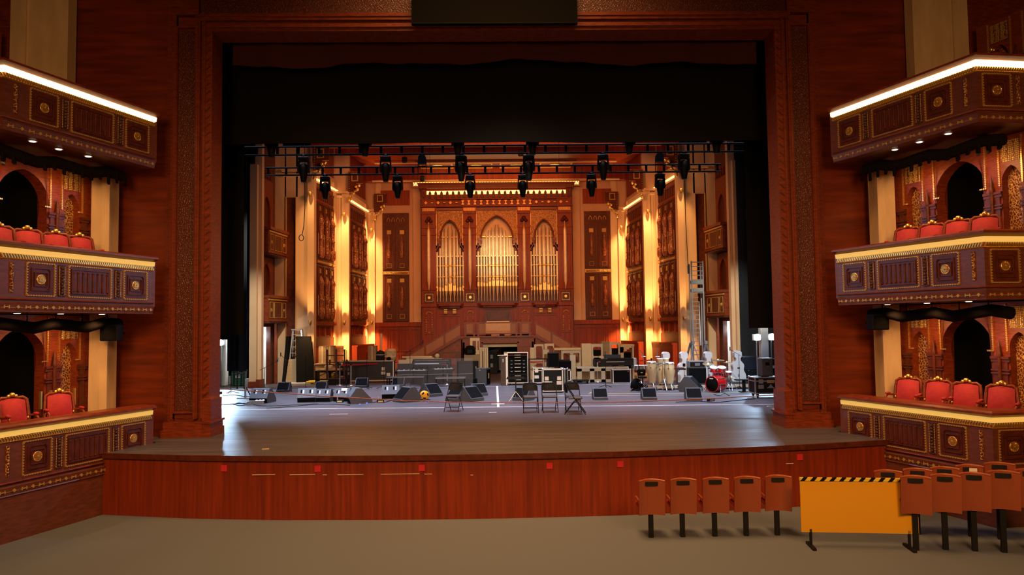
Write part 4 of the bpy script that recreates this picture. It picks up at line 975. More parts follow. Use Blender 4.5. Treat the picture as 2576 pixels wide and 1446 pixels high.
# ================================================================ DRAPES AND LIGHTING BARS
def drape(x0, x1, y, z0, z1, fold=.09, n=60, sc=.0, seed=1, thick=.03):
    rn = random.Random(seed); ph = [rn.random()*6.28 for _ in range(4)]
    def off(u): return fold*(math.sin(u*n*.9+ph[0])+.5*math.sin(u*n*2.1+ph[1]))*.6
    def low(u): return sc*(.5+.5*math.sin(u*n*.45+ph[2]))+sc*.5*math.sin(u*n*.17+ph[3])
    b = MB()
    fn = lambda u, v, d=0: (x0+(x1-x0)*u, y+off(u)*(.4+.6*(1-v))+d, z0+low(u)+(z1-z0-low(u))*v)
    b.grid(lambda u, v: fn(u, v), n*3, 3); b.grid(lambda u, v: fn(1-u, v, thick), n*3, 3)
    return b
tag(drape(-6.75,6.75,18.75,9.22,16.95,.10,46,.10,3).build('valance', M['redc']), 'dark red scalloped valance across the top of the portal opening', 'curtain')
tag(drape(-8.6,8.6,19.5,7.38,16.95,.05,40,.02,5).build('border_curtain', M['black']), 'black border curtain masking the top of the stage', 'curtain')
for sx in (-1,1):
    sdn = SIDE[sx]
    tag(drape(*sorted((sx*7.05,sx*11.5)),20.6,2.35,16.95,.12,24,.0,7).build('leg_curtain', M['black']), 'black leg curtain with lifted hem behind the portal pier %s' % sdn, 'curtain', 'black leg curtains')
    tag(drape(*sorted((sx*8.5,sx*13.5)),24.2,2.35,16.95,.14,24,.0,9).build('leg_curtain', M['blackb']), 'second black leg curtain, deeper upstage %s' % sdn, 'curtain', 'black leg curtains') if sx > 0 else None
    tag(drape(*sorted((sx*10.36,sx*14)),31.5,.03,16.95,.12,14,.0,11).build('leg_curtain', M['blackb']), 'blue-black leg curtain beside the shell pillar %s' % sdn, 'curtain', 'black leg curtains') if sx > 0 else None
    tag(drape(*sorted((sx*10.75,sx*(11.95 if sx < 0 else 15))),34.6,0.03,16.95,.15,20,.0,13).build('leg_curtain', M['black']), 'far black drape behind the shell pillar %s' % sdn, 'curtain', 'black leg curtains')
o = drape(-9.8,-9.13,27.0,1.0,16.95,.12,8,.0,15).build('leg_curtain', M['blackb']); tag(o, 'narrow blue-black leg curtain above the green bin', 'curtain', 'black leg curtains')
# ladder-shaped lighting bars
def ladder_bar(label, Y, px0, py0, px1, py1, dz, hang):
    a, c = P(px0,py0,Y), P(px1,py1,Y); z = (a.z+c.z)/2
    t = thing('lighting_bar', label, 'lighting bar', ((a.x+c.x)/2,Y,z-dz), 0, 'ladder shaped lighting bars'); w = (c.x-a.x)/2
    for zz in (0,dz): MB().tube([(-w,0,zz),(w,0,zz)],.03,8).build('pipe', M['barb'], t)
    n = int(2*w/.62)
    for k in range(n+1): MB().box(-w+2*w*k/n*.985+.1-.04,-w+2*w*k/n*.985+.1+.04,-.012,.012,.02,dz-.02).build('spacer', M['barb'], t)
    for k in range(4): x = -w*.85+1.7*w*k/3; MB().tube([(x,0,dz),(x,0,16.99-z+dz-dz*0-.0)],.006,4).build('suspension_wire', M['bmetal'], t)
    return t, z
b1, z1 = ladder_bar('front black ladder lighting bar, its top pipe just under the border curtain', 22.0, 585, 370.5, 1895, 360.5, .245, 4)
b2, z2 = ladder_bar('rear black ladder lighting bar with the lower row of moving lights', 25.0, 667, 423, 1814, 412.5, .25, 4)
b0, z0_ = ladder_bar('black ladder lighting bar hidden by the border curtain with lamps poking out below', 20.4, 640, 318, 1850, 306, .245, 3)
def moving_light(label, g):
    t = thing('moving_light', label, 'stage light', group=g)
    MB().rbox(-.15,.15,-.11,.11,-.16,-.04,.02).build('base', M['lampb'], t)
    c = MB().box(-.08,-.05,-.02,.02,-.05,.04); c.box(.05,.08,-.02,.02,-.05,.04); c.lathe([(.045,-.03),(.045,.03)],(0,0,.0),8,'x'); c.build('clamp', M['bmetal'], t)
    y = MB()
    for sx in (-1,1): y.ext([(sx*.165,-.18),(sx*.125,-.18),(sx*.125,-.5),(sx*.15,-.54),(sx*.18,-.48)],-.06,.06)
    y.box(-.165,.165,-.06,.06,-.2,-.16); y.build('yoke', M['lampb'], t)
    h = MB().lathe([(.06,-.24),(.115,-.28),(.125,-.40),(.12,-.55),(.085,-.74),(.075,-.80),(.01,-.80)],(0,0,0),14); hd_ = h.build('head', M['lampb'], t)
    MB().lathe([(.07,-.795),(.06,-.805)],(0,0,0),12).build('lens', M['glass'], hd_)
    return t
MG = 'black moving lights hung from the bars'
ml = None
def put_light(px, Y, zbar, label):
    global ml
    p = P(px, 400, Y); loc = (p.x, Y, zbar-.03)
    if ml is None: ml = moving_light(label, MG); ml.location = loc
    else: dup(ml, loc, random.uniform(-.5,.5), label, MG)
ORD = ['first','second','third','fourth','fifth','sixth','seventh']
for i, px in enumerate((764,970,1160,1330,1517,1720)): put_light(px,22,z1-.245, 'black moving light on the front bar, %s counting from the green bin side' % ORD[i])
for i, px in enumerate((818,1000,1182,1314,1487,1659)): put_light(px,25,z2-.25, 'black moving light on the rear bar, %s counting from the green bin side' % ORD[i])
for i, px in enumerate((683,918,1152,1340,1583,1803)): put_light(px,20.4,z0_-.05, 'black moving light half hidden by the border curtain, %s from the green bin side' % ORD[i])
for px, lb in ((1062,'small boxy floodlight standing on the rear bar over the organ stairs'),(1659,'small boxy floodlight standing on the rear bar over the carved screens')):
    p = P(px,410,25); t = thing('floodlight', lb, 'stage light', (p.x,25,z2+.03), 0, 'floodlights on the rear bar')
    MB().ext([(-.13,.06),(.13,.06),(.13,.28),(.08,.36),(-.08,.36),(-.13,.28)],-.1,.1).build('body', M['bplast'], t)
    for sx in (-1,1): MB().box(sx*.15,sx*.13,-.02,.02,-.3,.2).build('yoke_arm', M['bmetal'], t)
for i, (px,py,Y) in enumerate(((1018,402,38.4),(1063,449,41),(1310,385,36))):
    p = P(px,py,Y); t = thing('ceiling_speaker', 'small black pendant unit under the shell ceiling, %s' % ['over the tall dark doors','before the organ cornice','between the front lamps'][i], 'pendant', (p.x,Y,p.z-.15))
    MB().rbox(-.13,.13,-.1,.1,0,.3,.04).build('body', M['bplast'], t); MB().tube([(0,0,.3),(0,0,1.2)],.012,5).build('drop_rod', M['bmetal'], t)
# chain hoist cables
p0, p1 = P(766,452,22.3), P(760,590,22.3)
b = MB().tube([Vector((p0.x,22.3,16.99)),p0,P(767,520,22.3),P(764,570,22.3),p1],.012,5); h = P(758,598,22.3); b.tube([h+Vector((.07*math.cos(k*PI/6),0,.09*math.sin(k*PI/6))) for k in range(13)],.012,5)
tag(b.build('hanging_cable', M['cable']), 'dark steel cable ending in a loop, hanging before the broad lit pillar', 'cable')
b = MB().tube([Vector((P(1722,440,25.2).x,25.2,16.99)),P(1722,440,25.2),P(1725,560,25.2),P(1731,670,25.2)],.012,5); q = P(1731.5,668,25.2); b.lathe([(.03,-.28),(.035,-.02),(.02,.05)],q,8)
tag(b.build('hanging_cable', M['cable']), 'dark cable with a black connector, hanging beside the aluminium lift', 'cable')
# steel pipe standing in the wing and cable fittings on its wall
p = P(592,775,27.6); q = P(590,884,27.6)
t = thing('boom_pipe', 'tall grey steel pipe hanging in the wing above the green bin', 'pipe', (q.x,27.6,q.z)); MB().tube([(0,0,0),(0,0,p.z-q.z)],.05,8).tube([(0,0,p.z-q.z),(0,0,16.99-q.z)],.012,5).build('tube', M['alu'], t); MB().box(-.2,.2,-.1,.1,-.04,0).build('foot_plate', M['alu'], t)
t = thing('cable_gantry', 'black wall ladder fitted against the shell pillar above the green bin', 'ladder', (-10.72,31.5,0))
for x in (-.28,0): MB().box(x-.02,x+.02,-.03,.03,0,9.9).build('rail', M['bmetal'], t)
for k in range(10): MB().box(-.28,.02,-.02,.02,.6+k*.95,.66+k*.95).build('rung', M['bmetal'], t)
# ================================================================ THINGS ON THE STAGE
def tape(px0, py0, px1, py1, w, label, m='tape', grp=None):
    a, c = G(px0,py0), G(px1,py1); n = Vector((-(c-a).y,(c-a).x,0)).normalized()*w/2
    b = MB().add([a-n,c-n,c+n,a+n],[(0,1,2,3)]); b.v += [p+Vector((0,0,.003)) for p in b.v]; b.f += [[4,5,6,7],[0,1,5,4],[1,2,6,5],[2,3,7,6],[3,0,4,7]]; b.mi += [0]*5; b.sm += [False]*5
    tag(b.build('tape_line', M[m]), label, 'tape', grp)
tape(548,1030.5,1955,1016.5,.05,'long white tape line running across the stage in front of the folding chairs')
tape(545,982,1720,964,.04,'thin white tape line across the stage behind the monitors')
tape(1253.5,1024,1250.5,971,.07,'thick white centre tape line running upstage')
tape(1236,1016,1269,1015.5,.10,'short white cross bar on the centre tape line')
tape(829,1042,875,1041,.05,'short white tape dash on the bare boards by the green bin side')
tape(1230,1037.5,1249,1037,.06,'tiny white tape dash just before the centre line')
tape(1480,990.5,1890,988.5,.06,'pale yellow tape line in front of the drums','tapey')
tape(1400,995.5,1900,992.5,.03,'hairline white tape line in front of the small monitors')
tape(1484,988,1508,979,.05,'slanted yellow tape strip behind the small monitors','tapey')

# ---- floor monitors
def wedge(name, label, w, d, h, group, slots=True, big=False):
    t = thing(name, label, 'stage monitor', group=group)
    pr = [(-d*.42,0),(d*.5,0),(d*.5,h*.22),(d*.02,h),(-d*.2,h),(-d*.5,h*.36)]
    MB().ext(pr,-w/2,w/2,'x').build('cabinet', M['wedge'], t)
    a, c = Vector((0,d*.5,h*.22)), Vector((0,d*.02,h)); n = Vector((0,(c-a).z,-(c-a).y)).normalized()
    q = [a+(c-a)*.06+n*.008, a+(c-a)*.94+n*.008]
    MB().add([(-w*.46,q[0].y,q[0].z),(w*.46,q[0].y,q[0].z),(w*.46,q[1].y,q[1].z),(-w*.46,q[1].y,q[1].z),(-w*.46,q[0].y-n.y*.02,q[0].z-n.z*.02),(w*.46,q[0].y-n.y*.02,q[0].z-n.z*.02),(w*.46,q[1].y-n.y*.02,q[1].z-n.z*.02),(-w*.46,q[1].y-n.y*.02,q[1].z-n.z*.02)],[(0,1,2,3),(4,7,6,5),(0,4,5,1),(1,5,6,2),(2,6,7,3),(3,7,4,0)]).build('grille', M['bgrill'], t)
    MB().add([(-w*.49,-d*.425,.01),(w*.49,-d*.425,.01),(w*.49,-d*.505,h*.35),(-w*.49,-d*.505,h*.35)],[(0,1,2,3)]).build('base_panel', M['black'], t)
    if slots:
        u = Vector((0,-d*.2,h)); v = Vector((0,-d*.5,h*.36)); m = Vector((0,-(u-v).z,(u-v).y)).normalized()
        for sx in (-1,1):
            for k, mm in ((0,'black'),(1,'lgrey')):
                x = sx*w*.24+(k-.5)*.06; p, r = v+(u-v)*(.5-.06*k), v+(u-v)*.84
                o = m*.006
                MB().add([Vector((x-.026,p.y,p.z))+o,Vector((x+.026,p.y,p.z))+o,Vector((x+.026,r.y,r.z))+o,Vector((x-.026,r.y,r.z))+o],[(0,1,2,3)]).build('handle_slot' if k == 0 else 'handle_bar', M[mm], t)
    MB().box(-.05,.05,d*.1-.01,d*.1+.01,h*.3,h*.34).build('badge', M['grey'], t)
    return t
WG = 'black wedge monitors on the stage floor'
w0 = wedge('floor_monitor','x',.55,.62,.42,WG); w1 = wedge('floor_monitor','x',.56,.66,.44,WG,False); u0, u1 = [False],[False]
def put(src, used, px, py, rz, label, grp, sc=1.):
    p = G(px,py)
    if not used[0]: o = src; used[0] = True; o.location = p; o.rotation_euler.z = rz; o['label'] = label
    else: o = dup(src, p, rz, label, grp)
    sc *= 1.1 if src is w0 else 1; o.scale = (sc,sc,sc); return o
put(w0,u0,661,1012,-.15,'pale lit wedge monitor before the green bin, white tray at its foot',WG,1.05)
put(w0,u0,774,1010,.12,'grey wedge monitor, first of the pair in front of the long flight case',WG)
put(w0,u0,816,1009,-.05,'grey wedge monitor, second of the pair in front of the long flight case',WG,.92)
o = put(w0,u0,864,1008,-.1,'wedge monitor with white paper sheet stuck on its top edge',WG,.9); MB().cb((.08,-.155,.402),(.2,.10,.012), rotx(.9)).build('paper_sheet', M['paper'], o)
put(w1,u1,903,1013,-1.2,'large black wedge monitor turned sideways beside the paper-topped one',WG,1.15)
put(w0,u0,983,1001,.12,'blue-grey wedge monitor standing alone beyond the cable tangle',WG)
put(w1,u1,1024,1010,2.2,'black wedge monitor tilted sideways before the yellow cable reel',WG,1.12)
put(w1,u1,1084,996,-2.4,'dark wedge monitor seen from its corner behind the yellow cable reel',WG,1.02)
put(w1,u1,1152,1008,2.4,'wedge monitor showing a pale side behind the lone folding chair',WG,1.0)
put(w1,u1,1182,1008,-2.3,'rounded black wedge monitor beside the lone folding chair',WG,1.1)
put(w1,u1,1202,994,-2.7,'small dark wedge monitor upstage of the lone folding chair',WG,.95)
put(w1,u1,715,985,PI,'low dark wedge monitor behind the pale lit one',WG,.85)
put(w1,u1,809,982,PI,'dark wedge monitor before the yellow pallet truck',WG,.8)
put(w1,u1,911,974,PI,'black wedge monitor in the shade under the long flight case',WG,.9)
put(w1,u1,1003,972,PI,'black wedge monitor under the clear low table',WG,.9)
put(w1,u1,1509,1004,PI,'small black wedge monitor alone on the boards past the folding chairs',WG,.85)
put(w1,u1,1632,1004,PI-.05,'small black wedge monitor in front of the congas',WG,.85)
put(w1,u1,1744,1006,PI-.1,'small grey wedge monitor in front of the red drums',WG,.9)
put(w1,u1,1737,984,-2.0,'big black wedge monitor beside the red bass drum',WG,1.25)
put(w1,u1,1318,1006,2.6,'wedge monitor half hidden behind the row of folding chairs',WG,.95)
p = G(640,1017); t = thing('foot_tray', 'dark floor box with white cloth on top before the pale monitor', 'box', p, .3)
MB().ext([(-.28,0),(.30,0),(.30,.12),(-.2,.12),(-.28,.06)],-.12,.12).build('box', M['grey'], t); MB().grid(lambda u, v: (.02+.3*u,-.12+.22*v,.125+.03*math.sin(u*9)*math.sin(v*7)),8,6).build('white_cloth', M['paper'], t)

# ---- folding chairs
def folding_chair(label, group):
    t = thing('folding_chair', label, 'chair', group=group)
    MB().grid(lambda u, v: ((u-.5)*.44*(1-.10*abs(2*u-1)**4*v), .20+.05*(1-(2*u-1)**2)+.05*v, .60+.22*v), 10, 4).grid(lambda u, v: ((.5-u)*.44*(1-.10*abs(2*u-1)**4*v), .225+.05*(1-(2*u-1)**2)+.05*v, .60+.22*v), 10, 4).build('backrest', M['bplast'], t)
    MB().rbox(-.205,.205,-.20,.19,.42,.475,.03).build('seat', M['wedge'], t)
    b = MB().tube([(-.215,-.28,.01),(-.215,-.02,.38),(-.21,.20,.72),(-.16,.26,.82),(.16,.26,.82),(.21,.20,.72),(.215,-.02,.38),(.215,-.28,.01)],.013,7); b.build('back_frame', M['bmetal'], t)
    for sx in (-1,1): MB().tube([(sx*.195,.30,.01),(sx*.195,.05,.32),(sx*.195,-.12,.43)],.012,7).build('rear_leg', M['bmetal'], t)
    for y, z in ((-.18,.13),(.22,.12)): MB().tube([(-.2,y,z),(.2,y,z)],.009,6).build('stretcher', M['bmetal'], t)
    return t
FG = 'black folding chairs on the stage'
fc = folding_chair('x',FG); uf = [False]
put(fc,uf,1142,1034,-.25,'lone black folding chair turned slightly, beside the rounded monitor',FG,1.0)
put(fc,uf,1335,1037,0,'black folding chair at the green bin end of the row of three',FG,1.0)
put(fc,uf,1383,1036,.03,'black folding chair in the middle of the row of three',FG,1.0)
put(fc,uf,1441,1035,.0,'black folding chair partly hidden behind the one turned sideways',FG,1.0)
put(fc,uf,1448,1041,1.45,'black folding chair turned sideways at the drum end of the row',FG,1.02)

# ---- stands
def mic_stand(px, py, h, boom, ang, label, tilt=.55):
    p = G(px,py); t = thing('microphone_stand', label, 'stand', p, ang, 'thin black microphone stands')
    MB().tube([(0,0,.02),(0,0,h)],.011,6).build('pole', M['bmetal'], t)
    for k in range(3):
        a = k*2*PI/3+.4; MB().tube([(0,0,.10),(.3*math.cos(a),.3*math.sin(a),.012)],.011,5).build('leg', M['bmetal'], t)
    if boom: MB().tube([(-.2,0,h-.2*tilt),(boom,0,h+boom*tilt)],.009,5).lathe([(.012,-.06),(.02,0),(.02,.09),(.008,.1)],(boom,0,h+boom*tilt),8).build('boom', M['bmetal'], t)
for a in ((581,990,1.2,0,0,'microphone stand in the glare beside the portal'),(666,984,.95,.5,.3,'microphone stand with slanted boom before the pale shell pillar'),(718,987,1.3,.3,2.5,'microphone stand behind the low dark monitor'),(769,983,1.4,0,1,'microphone stand behind the first of the paired monitors'),
          (822,981,1.3,0,2,'microphone stand behind the second of the paired monitors'),(872,980,1.6,0,.2,'microphone stand before the long flight case, end by the pallet truck'),(923,978,1.5,0,.6,'microphone stand before the middle of the long flight case'),(966,977,1.5,0,.9,'microphone stand before the far end of the long flight case'),
          (1032,978,1.55,.6,-.4,'microphone stand with boom over the clear low table'),(1524,975,1.45,0,.1,'microphone stand before the small boxed amplifier'),(1607,985,1.35,0,.5,'chrome hung stand by the timbales'),(1724,972,1.3,0,.5,'microphone stand before the big bass amplifier'),(1861,978,1.3,.35,2.4,'boom stand behind the red drum kit')): mic_stand(*a)
p = G(617,1002); t = thing('tripod_base', 'pale tripod stand with thick pole before the green bin', 'stand', p, .2)
MB().tube([(0,0,.03),(0,0,.52)],.035,8).build('pole', M['alu'], t); MB().tube([(.0,0,.45),(.2,.1,.02)],.022,6).build('strut', M['bmetal'], t); MB().box(-.28,.32,-.04,.04,0,.03).build('foot', M['alu'], t)
p = G(1298,1009); t = thing('music_stand', 'black music stand with wide tray and chrome tripod before the drawer case', 'stand', p)
MB().tube([(0,0,.2),(0,0,.72)],.018,8).build('pole', M['bmetal'], t)
for k in range(3): a = k*2*PI/3-.5; MB().tube([(0,0,.32),(.27*math.cos(a),.27*math.sin(a),.012)],.014,6).build('leg', M['chrome'], t)
MB().cb((0,0,.75),(.62,.04,.04)).cb((0,.02,.78),(.58,.02,.06)).build('tray', M['bmetal'], t)

# ---- bin, boxes and wing gear
p = G(603,970); t = thing('wheelie_bin', 'dark green wheelie bin with black lid in the wing', 'bin', p, .15)
MB().loft([[(-.24,-.26,0.03),(.22,-.26,.03),(.22,.24,.03),(-.24,.24,.03)],[(-.29,-.34,.62),(.27,-.34,.62),(.27,.30,.62),(-.29,.30,.62)]],False).build('body', M['green'], t)
MB().rbox(-.31,.29,-.36,.34,.62,.69,.02).build('lid', M['bplast'], t); MB().box(-.12,.08,-.325,-.30,.38,.52).build('label_patch', M['lgrey'], t); MB().tube([(-.25,.36,.66),(.23,.36,.66)],.02,6).build('handle', M['bplast'], t)
for x in (-.27,.25): MB().lathe([(.09,-.025),(.09,.025)],(x,.24,.09),12,'x').build('wheel', M['black'], t)
p = G(586,966); t = thing('grey_box', 'plain grey box beside the green bin', 'box', p); MB().rbox(-.12,.14,-.2,.2,0,.33,.02).build('body', M['grey'], t); MB().rbox(-.13,.15,-.21,.21,.33,.37,.01).build('lid', M['grey'], t)
p = G(625,975); t = thing('grey_box', 'small grey-green box between the green bin and the shell pillar', 'box', p); MB().rbox(-.1,.1,-.2,.2,0,.35,.02).build('body', M['grey'], t); MB().rbox(-.11,.11,-.21,.21,.35,.385,.01).build('lid', M['grey'], t)
# white posts with work lamps in the wings
def work_post(label, px, py, Y, w, ztop):
    p = P(px,py,Y); t = thing('wing_post', label, 'post', (p.x,Y,0)); MB().rbox(-w/2,w/2,-.15,.15,0,ztop,.02).build('post', M['white'], t); return t
t = work_post('pale square post in the wing next to a glaring work lamp', 562,960,33.5,.34,2.05)
t2 = work_post('pale square post between two glaring work lamps', 1922,900,29.5,.3,2.4); MB().box(-.45,.45,-.1,.1,2.4,2.46).build('top_bracket', M['alu'], t2)
for (px,py,Y,lb) in ((555,862,33.0,'glaring white work lamp in the wing past the green bin'),(1905,849,29.2,'glaring white work lamp, the inner of two on the pale post'),(1942,848,29.2,'glaring white work lamp, the outer of two on the pale post')):
    p = P(px,py,Y); t = thing('work_lamp', lb, 'lamp', (p.x,Y,p.z-.1), 0, 'work lamps in the wings')
    MB().rbox(-.17,.17,0,.14,-.02,.24,.03).build('housing', M['white'], t); MB().lathe([(.13,-.02),(.12,-.035),(.02,-.045)],(0,.0,.11),14,'y').lathe([(.12,0),(.13,.02)],(0,.0,.11),14,'y').build('lens', M['work'], t)
    MB().tube([(0,.1,-.02),(0,.1,-(p.z-.1))],.025,6).build('stand_pole', M['alu'], t)
    lamp('SPOT', (p.x*.985,Y-.2,p.z), 1500 if px < 600 else 260, COOL, (-5.5 if px < 600 else 6.5,21,0), spot_size=math.radians(100), spot_blend=.6, shadow_soft_size=.12)
t = thing('wing_desk', 'cluttered dark rack with small lights in the wing beyond the pale post', 'rack', (9.95,28.6,0)); MB().box(.5,1.0,-.3,.3,0,1.1).build('rack', M['bplast'], t)
for k in range(5): MB().box(.5,1.0,-.32,-.3,.15+k*.2,.25+k*.2).build('rack_unit', M['lgrey' if k%2 else 'bmetal'], t)

# ---- pyramid of flats and ladder beside the recess
p = G(750,964); t = thing('stepladder', 'pale aluminium stepladder standing between two tall black flats', 'ladder', (p.x-.05,p.y,0))
for sx in (-1,1):
    MB().bar((sx*.42,-.1,0),(sx*.2,0,2.45),.07,.05).build('rail', M['alu'], t); MB().bar((sx*.45,.75,0),(sx*.2,.1,2.45),.06,.04).build('rear_leg', M['alu'], t)
for k in range(8): z = .25+k*.28; w = .42-.22*z/2.45; MB().box(-w,w,-.12+.1*z/2.45,-.02+.1*z/2.45,z,z+.03).build('tread', M['alu'], t)
MB().box(-.24,.24,-.1,.14,2.43,2.48).build('top_cap', M['alu'], t)
tag(MB().loft([[(p.x+.05,p.y-.5,.08),(p.x+.85,p.y-.35,.08),(p.x+.85,p.y-.15,.08),(p.x+.05,p.y-.3,.08)],[(p.x+.0,p.y-.4,2.15),(p.x+.62,p.y-.25,2.15),(p.x+.62,p.y-.1,2.15),(p.x+.0,p.y-.25,2.15)]],False).build('leaning_flat', M['black']), 'tall black flat leaning in front of the stepladder, broader of two', 'panel')
tag(MB().loft([[(p.x-.62,p.y-.42,.08),(p.x-.50,p.y-.35,.08),(p.x-.50,p.y+.4,.08),(p.x-.62,p.y+.4,.08)],[(p.x-.47,p.y-.3,2.15),(p.x-.37,p.y-.25,2.15),(p.x-.37,p.y+.3,2.15),(p.x-.47,p.y+.3,2.15)]],False).build('leaning_flat', M['black']), 'narrow black flat seen edge-on beside the stepladder', 'panel')
tag(MB().ext([(p.x-.5,.05),(p.x+.1,.05),(p.x-.02,1.1),(p.x-.36,1.1)],p.y-.28,p.y-.24).build('plywood_sheet', M['ply']), 'bare plywood sheet standing between the black flats', 'board')
tag(MB().rbox(p.x-.7,p.x+.95,p.y-.55,p.y+.1,0,.07,.02).build('low_dolly', M['lgrey']), 'low pale dolly under the black flats', 'dolly')
# ---- pallet truck, rubble and boxes
p = G(836,966); t = thing('pallet_truck', 'yellow pallet truck pointing its forks at the black flats', 'pallet truck', p)
for y in (-.1,.35): MB().rbox(-1.15,-.1,y,y+.15,.06,.15,.02).build('fork', M['yellow'], t)
MB().ext([(-.22,.06),(.1,.06),(.1,.5),(-.02,.5)],-.1,.5).build('pump_body', M['yellow'], t); MB().tube([(.08,.2,.45),(.2,.2,1.0)],.022,6).build('drawbar', M['bmetal'], t)
for x in (-.95,.05): MB().lathe([(.06,-.06),(.06,.06)],(x,.2,.06),10,'y').build('roller', M['black'], t)
t = thing('steel_rack', 'low black steel rack of bars behind the yellow pallet truck', 'rack', (-7.5,33.3,0))
MB().box(-.6,.7,-.3,.3,.55,.6).box(-.6,.7,-.3,.3,.2,.24).build('shelf', M['bmetal'], t)
for x in (-.58,0,.66): MB().box(x-.03,x+.03,-.3,.3,0,.62).build('upright', M['bmetal'], t)
for x, z in ((-.4,.3),(.2,.32)): MB().bar((x-.3,-.32,.25),(x+.3,-.32,.55),.03,.03).build('brace', M['bmetal'], t)
tag(MB().rbox(-7.95,-7.0,32.95,33.5,.62,.69,.02).build('wooden_board', M['card']), 'orange-lit wooden board lying on the black steel rack', 'board')
tag(MB().rbox(-7.72,-7.4,33.05,33.35,.70,.84,.02).build('small_box', M['cream']), 'small cream box on the board over the steel rack', 'box')
def carton(x0, x1, y, d, z0, z1, label, m='card', name='cardboard_box'):
    t = thing(name, label, 'box', ((x0+x1)/2,y,z0)); w = (x1-x0)/2
    if m == 'wrap': MB().rbox(-w,w,-d/2,d/2,0,z1-z0,.10).build('bale', M['wrap'], t); MB().box(-w*1.005,w*1.005,-d/2-.003,d/2+.003,(z1-z0)*.3,(z1-z0)*.36).build('tape_band', M['creamg'], t)
    else:
        MB().box(-w,w,-d/2,d/2,0,z1-z0).build('carton', M[m], t); MB().box(-.03,.03,-d/2-.003,d/2+.003,.02,z1-z0+.003).build('tape_strip', M['creamg'], t)
        for sx in (-1,1): MB().box(sx*w,sx*.02,-d/2-.01,d/2+.01,z1-z0,z1-z0+.012).build('flap', M[m], t)
def zat(px, py, Y): return P(px,py,Y).z
def xat(px, Y, py=900): return P(px,py,Y).x
Y = 34.2
t = thing('wooden_crate', 'dark wooden crate carrying the cartons behind the pallet truck', 'crate', (xat(822,Y),Y,0)); MB().box(-.5,.55,-.35,.35,0,zat(820,914,Y)).build('box', M['ply'], t); MB().frame(-.5,.55,.02,zat(820,914,Y)-.02,.06,-.37,-.34).build('frame', M['brown'], t)
carton(xat(805,Y),xat(823,Y),Y,.5,zat(815,914,Y),zat(815,871,Y),'greyish cardboard box, inner of two behind the upturned brown furniture','ply')
carton(xat(824,Y),xat(842,Y),Y,.5,zat(833,914,Y),zat(833,870,Y),'tall cardboard box touching the lit pillar behind the upturned brown furniture')
Y = 33.2
t = thing('upturned_table', 'dark brown table turned upside down with legs in the air', 'table', (xat(848,Y),Y,.0))
zz = [zat(850,y,Y) for y in (925,905,893,880)]
MB().rbox(-.42,.42,-.3,.3,zz[0]-.5,zz[0]-.44,.02).build('top', M['brown'], t)
for x in (-.38,.02,.38): MB().box(x-.035,x+.035,-.3,-.23,zz[0]-.46,zz[3]+(.03 if x else .02)).build('leg', M['brown'], t)
for x in (-.38,.38): MB().box(x-.035,x+.035,.23,.3,zz[0]-.46,zz[1]).build('leg', M['brown'], t)
MB().box(-.38,.38,-.29,-.24,zz[2]-.03,zz[2]+.02).box(-.38,0,-.29,-.24,zz[1]-.12,zz[1]-.08).build('stretcher', M['brown'], t)
tag(MB().box(xat(834,Y)-.05,xat(862,Y)+.25,Y-.35,Y+.35,0,zz[0]-.5).build('storage_chest', M['bmetal']), 'black trunk under the upturned brown table', 'trunk')
# ---- flight cases
def flight_case(label, px, py, w, d, h, rz=0., grp=None, cast=.12, latches=2, lid=.72, name='flight_case', m='bplast', castor=True):
    p = G(px,py); t = thing(name, label, 'flight case', p, rz, grp); z = cast
    MB().box(-w/2,w/2,-d/2,d/2,z,z+h).build('body', M[m], t)
    e = .035; b = MB()
    for x in (-w/2,w/2):
        for y in (-d/2,d/2): b.box(x-e*.6,x+e*.6,y-e*.6,y+e*.6,z,z+h)
    for zz in (z,z+h,z+h*lid) if lid else (z,z+h):
        for y in (-d/2,d/2): b.box(-w/2,w/2,y-e*.6,y+e*.6,zz-e/2,zz+e/2)
        for x in (-w/2,w/2): b.box(x-e*.6,x+e*.6,-d/2,d/2,zz-e/2,zz+e/2)
    b.build('aluminium_edging', M['alu'], t)
    b = MB()
    for x in (-w/2,w/2):
        for y in (-d/2,d/2):
            for zz in (z,z+h): b.sph((x,y,zz),.04,5)
    b.build('corner_trim', M['alu'], t)
    for k in range(latches):
        x = -w*.32+w*.64*k/max(1,latches-1)
        MB().box(x-.07,x+.07,-d/2-.03,-d/2,z+h*(lid or .6)-.08,z+h*(lid or .6)+.06).lathe([(.03,-.03),(.03,-.04)],(x,-d/2,z+h*(lid or .6)),8,'y').build('latch', M['alu'], t)
        MB().box(x-.09,x+.09,-d/2-.02,-d/2,z+h*.3,z+h*.3+.13).build('handle', M['alu'], t)
    if castor:
        for x in (-w/2+.1,w/2-.1):
            for y in (-d/2+.1,d/2-.1): MB().lathe([(.05,-.02),(.055,0),(.05,.02)],(x,y,.055),10,'x').box(x-.035,x+.035,y-.03,y+.03,.07,z).build('castor', M['bmetal'], t)
    return t
t = flight_case('long black flight case with aluminium edges behind the red belt barrier', 922.5,961,2.55,.7,.88,0,None,.10,2,.0,'flight_case','bluebk')
for x, z in ((-1.1,.85),(1.05,.35),(-1.05,.25)): MB().box(x-.08,x+.08,-.37,-.35,z-.06,z+.08).build('catch_plate', M['alu'], t)
p = G(922,961); ZT = .98; YC = p.y
carton(xat(928,YC),xat(948,YC),YC,.45,ZT+.018,zat(938,870,YC),'brown carton on the end of the long flight case')
t = thing('drum_bag', 'rounded black cap with pale band on top of the long flight case', 'bag', (xat(957,YC-.1),YC-.1,ZT+.018)); MB().lathe([(.20,0),(.21,.2),(.20,.33),(.13,.42),(.01,.46)],(0,0,0),16).build('bag', M['bplast'], t); MB().lathe([(.213,.24),(.213,.27)],(0,0,0),16).build('band', M['lgrey'], t)
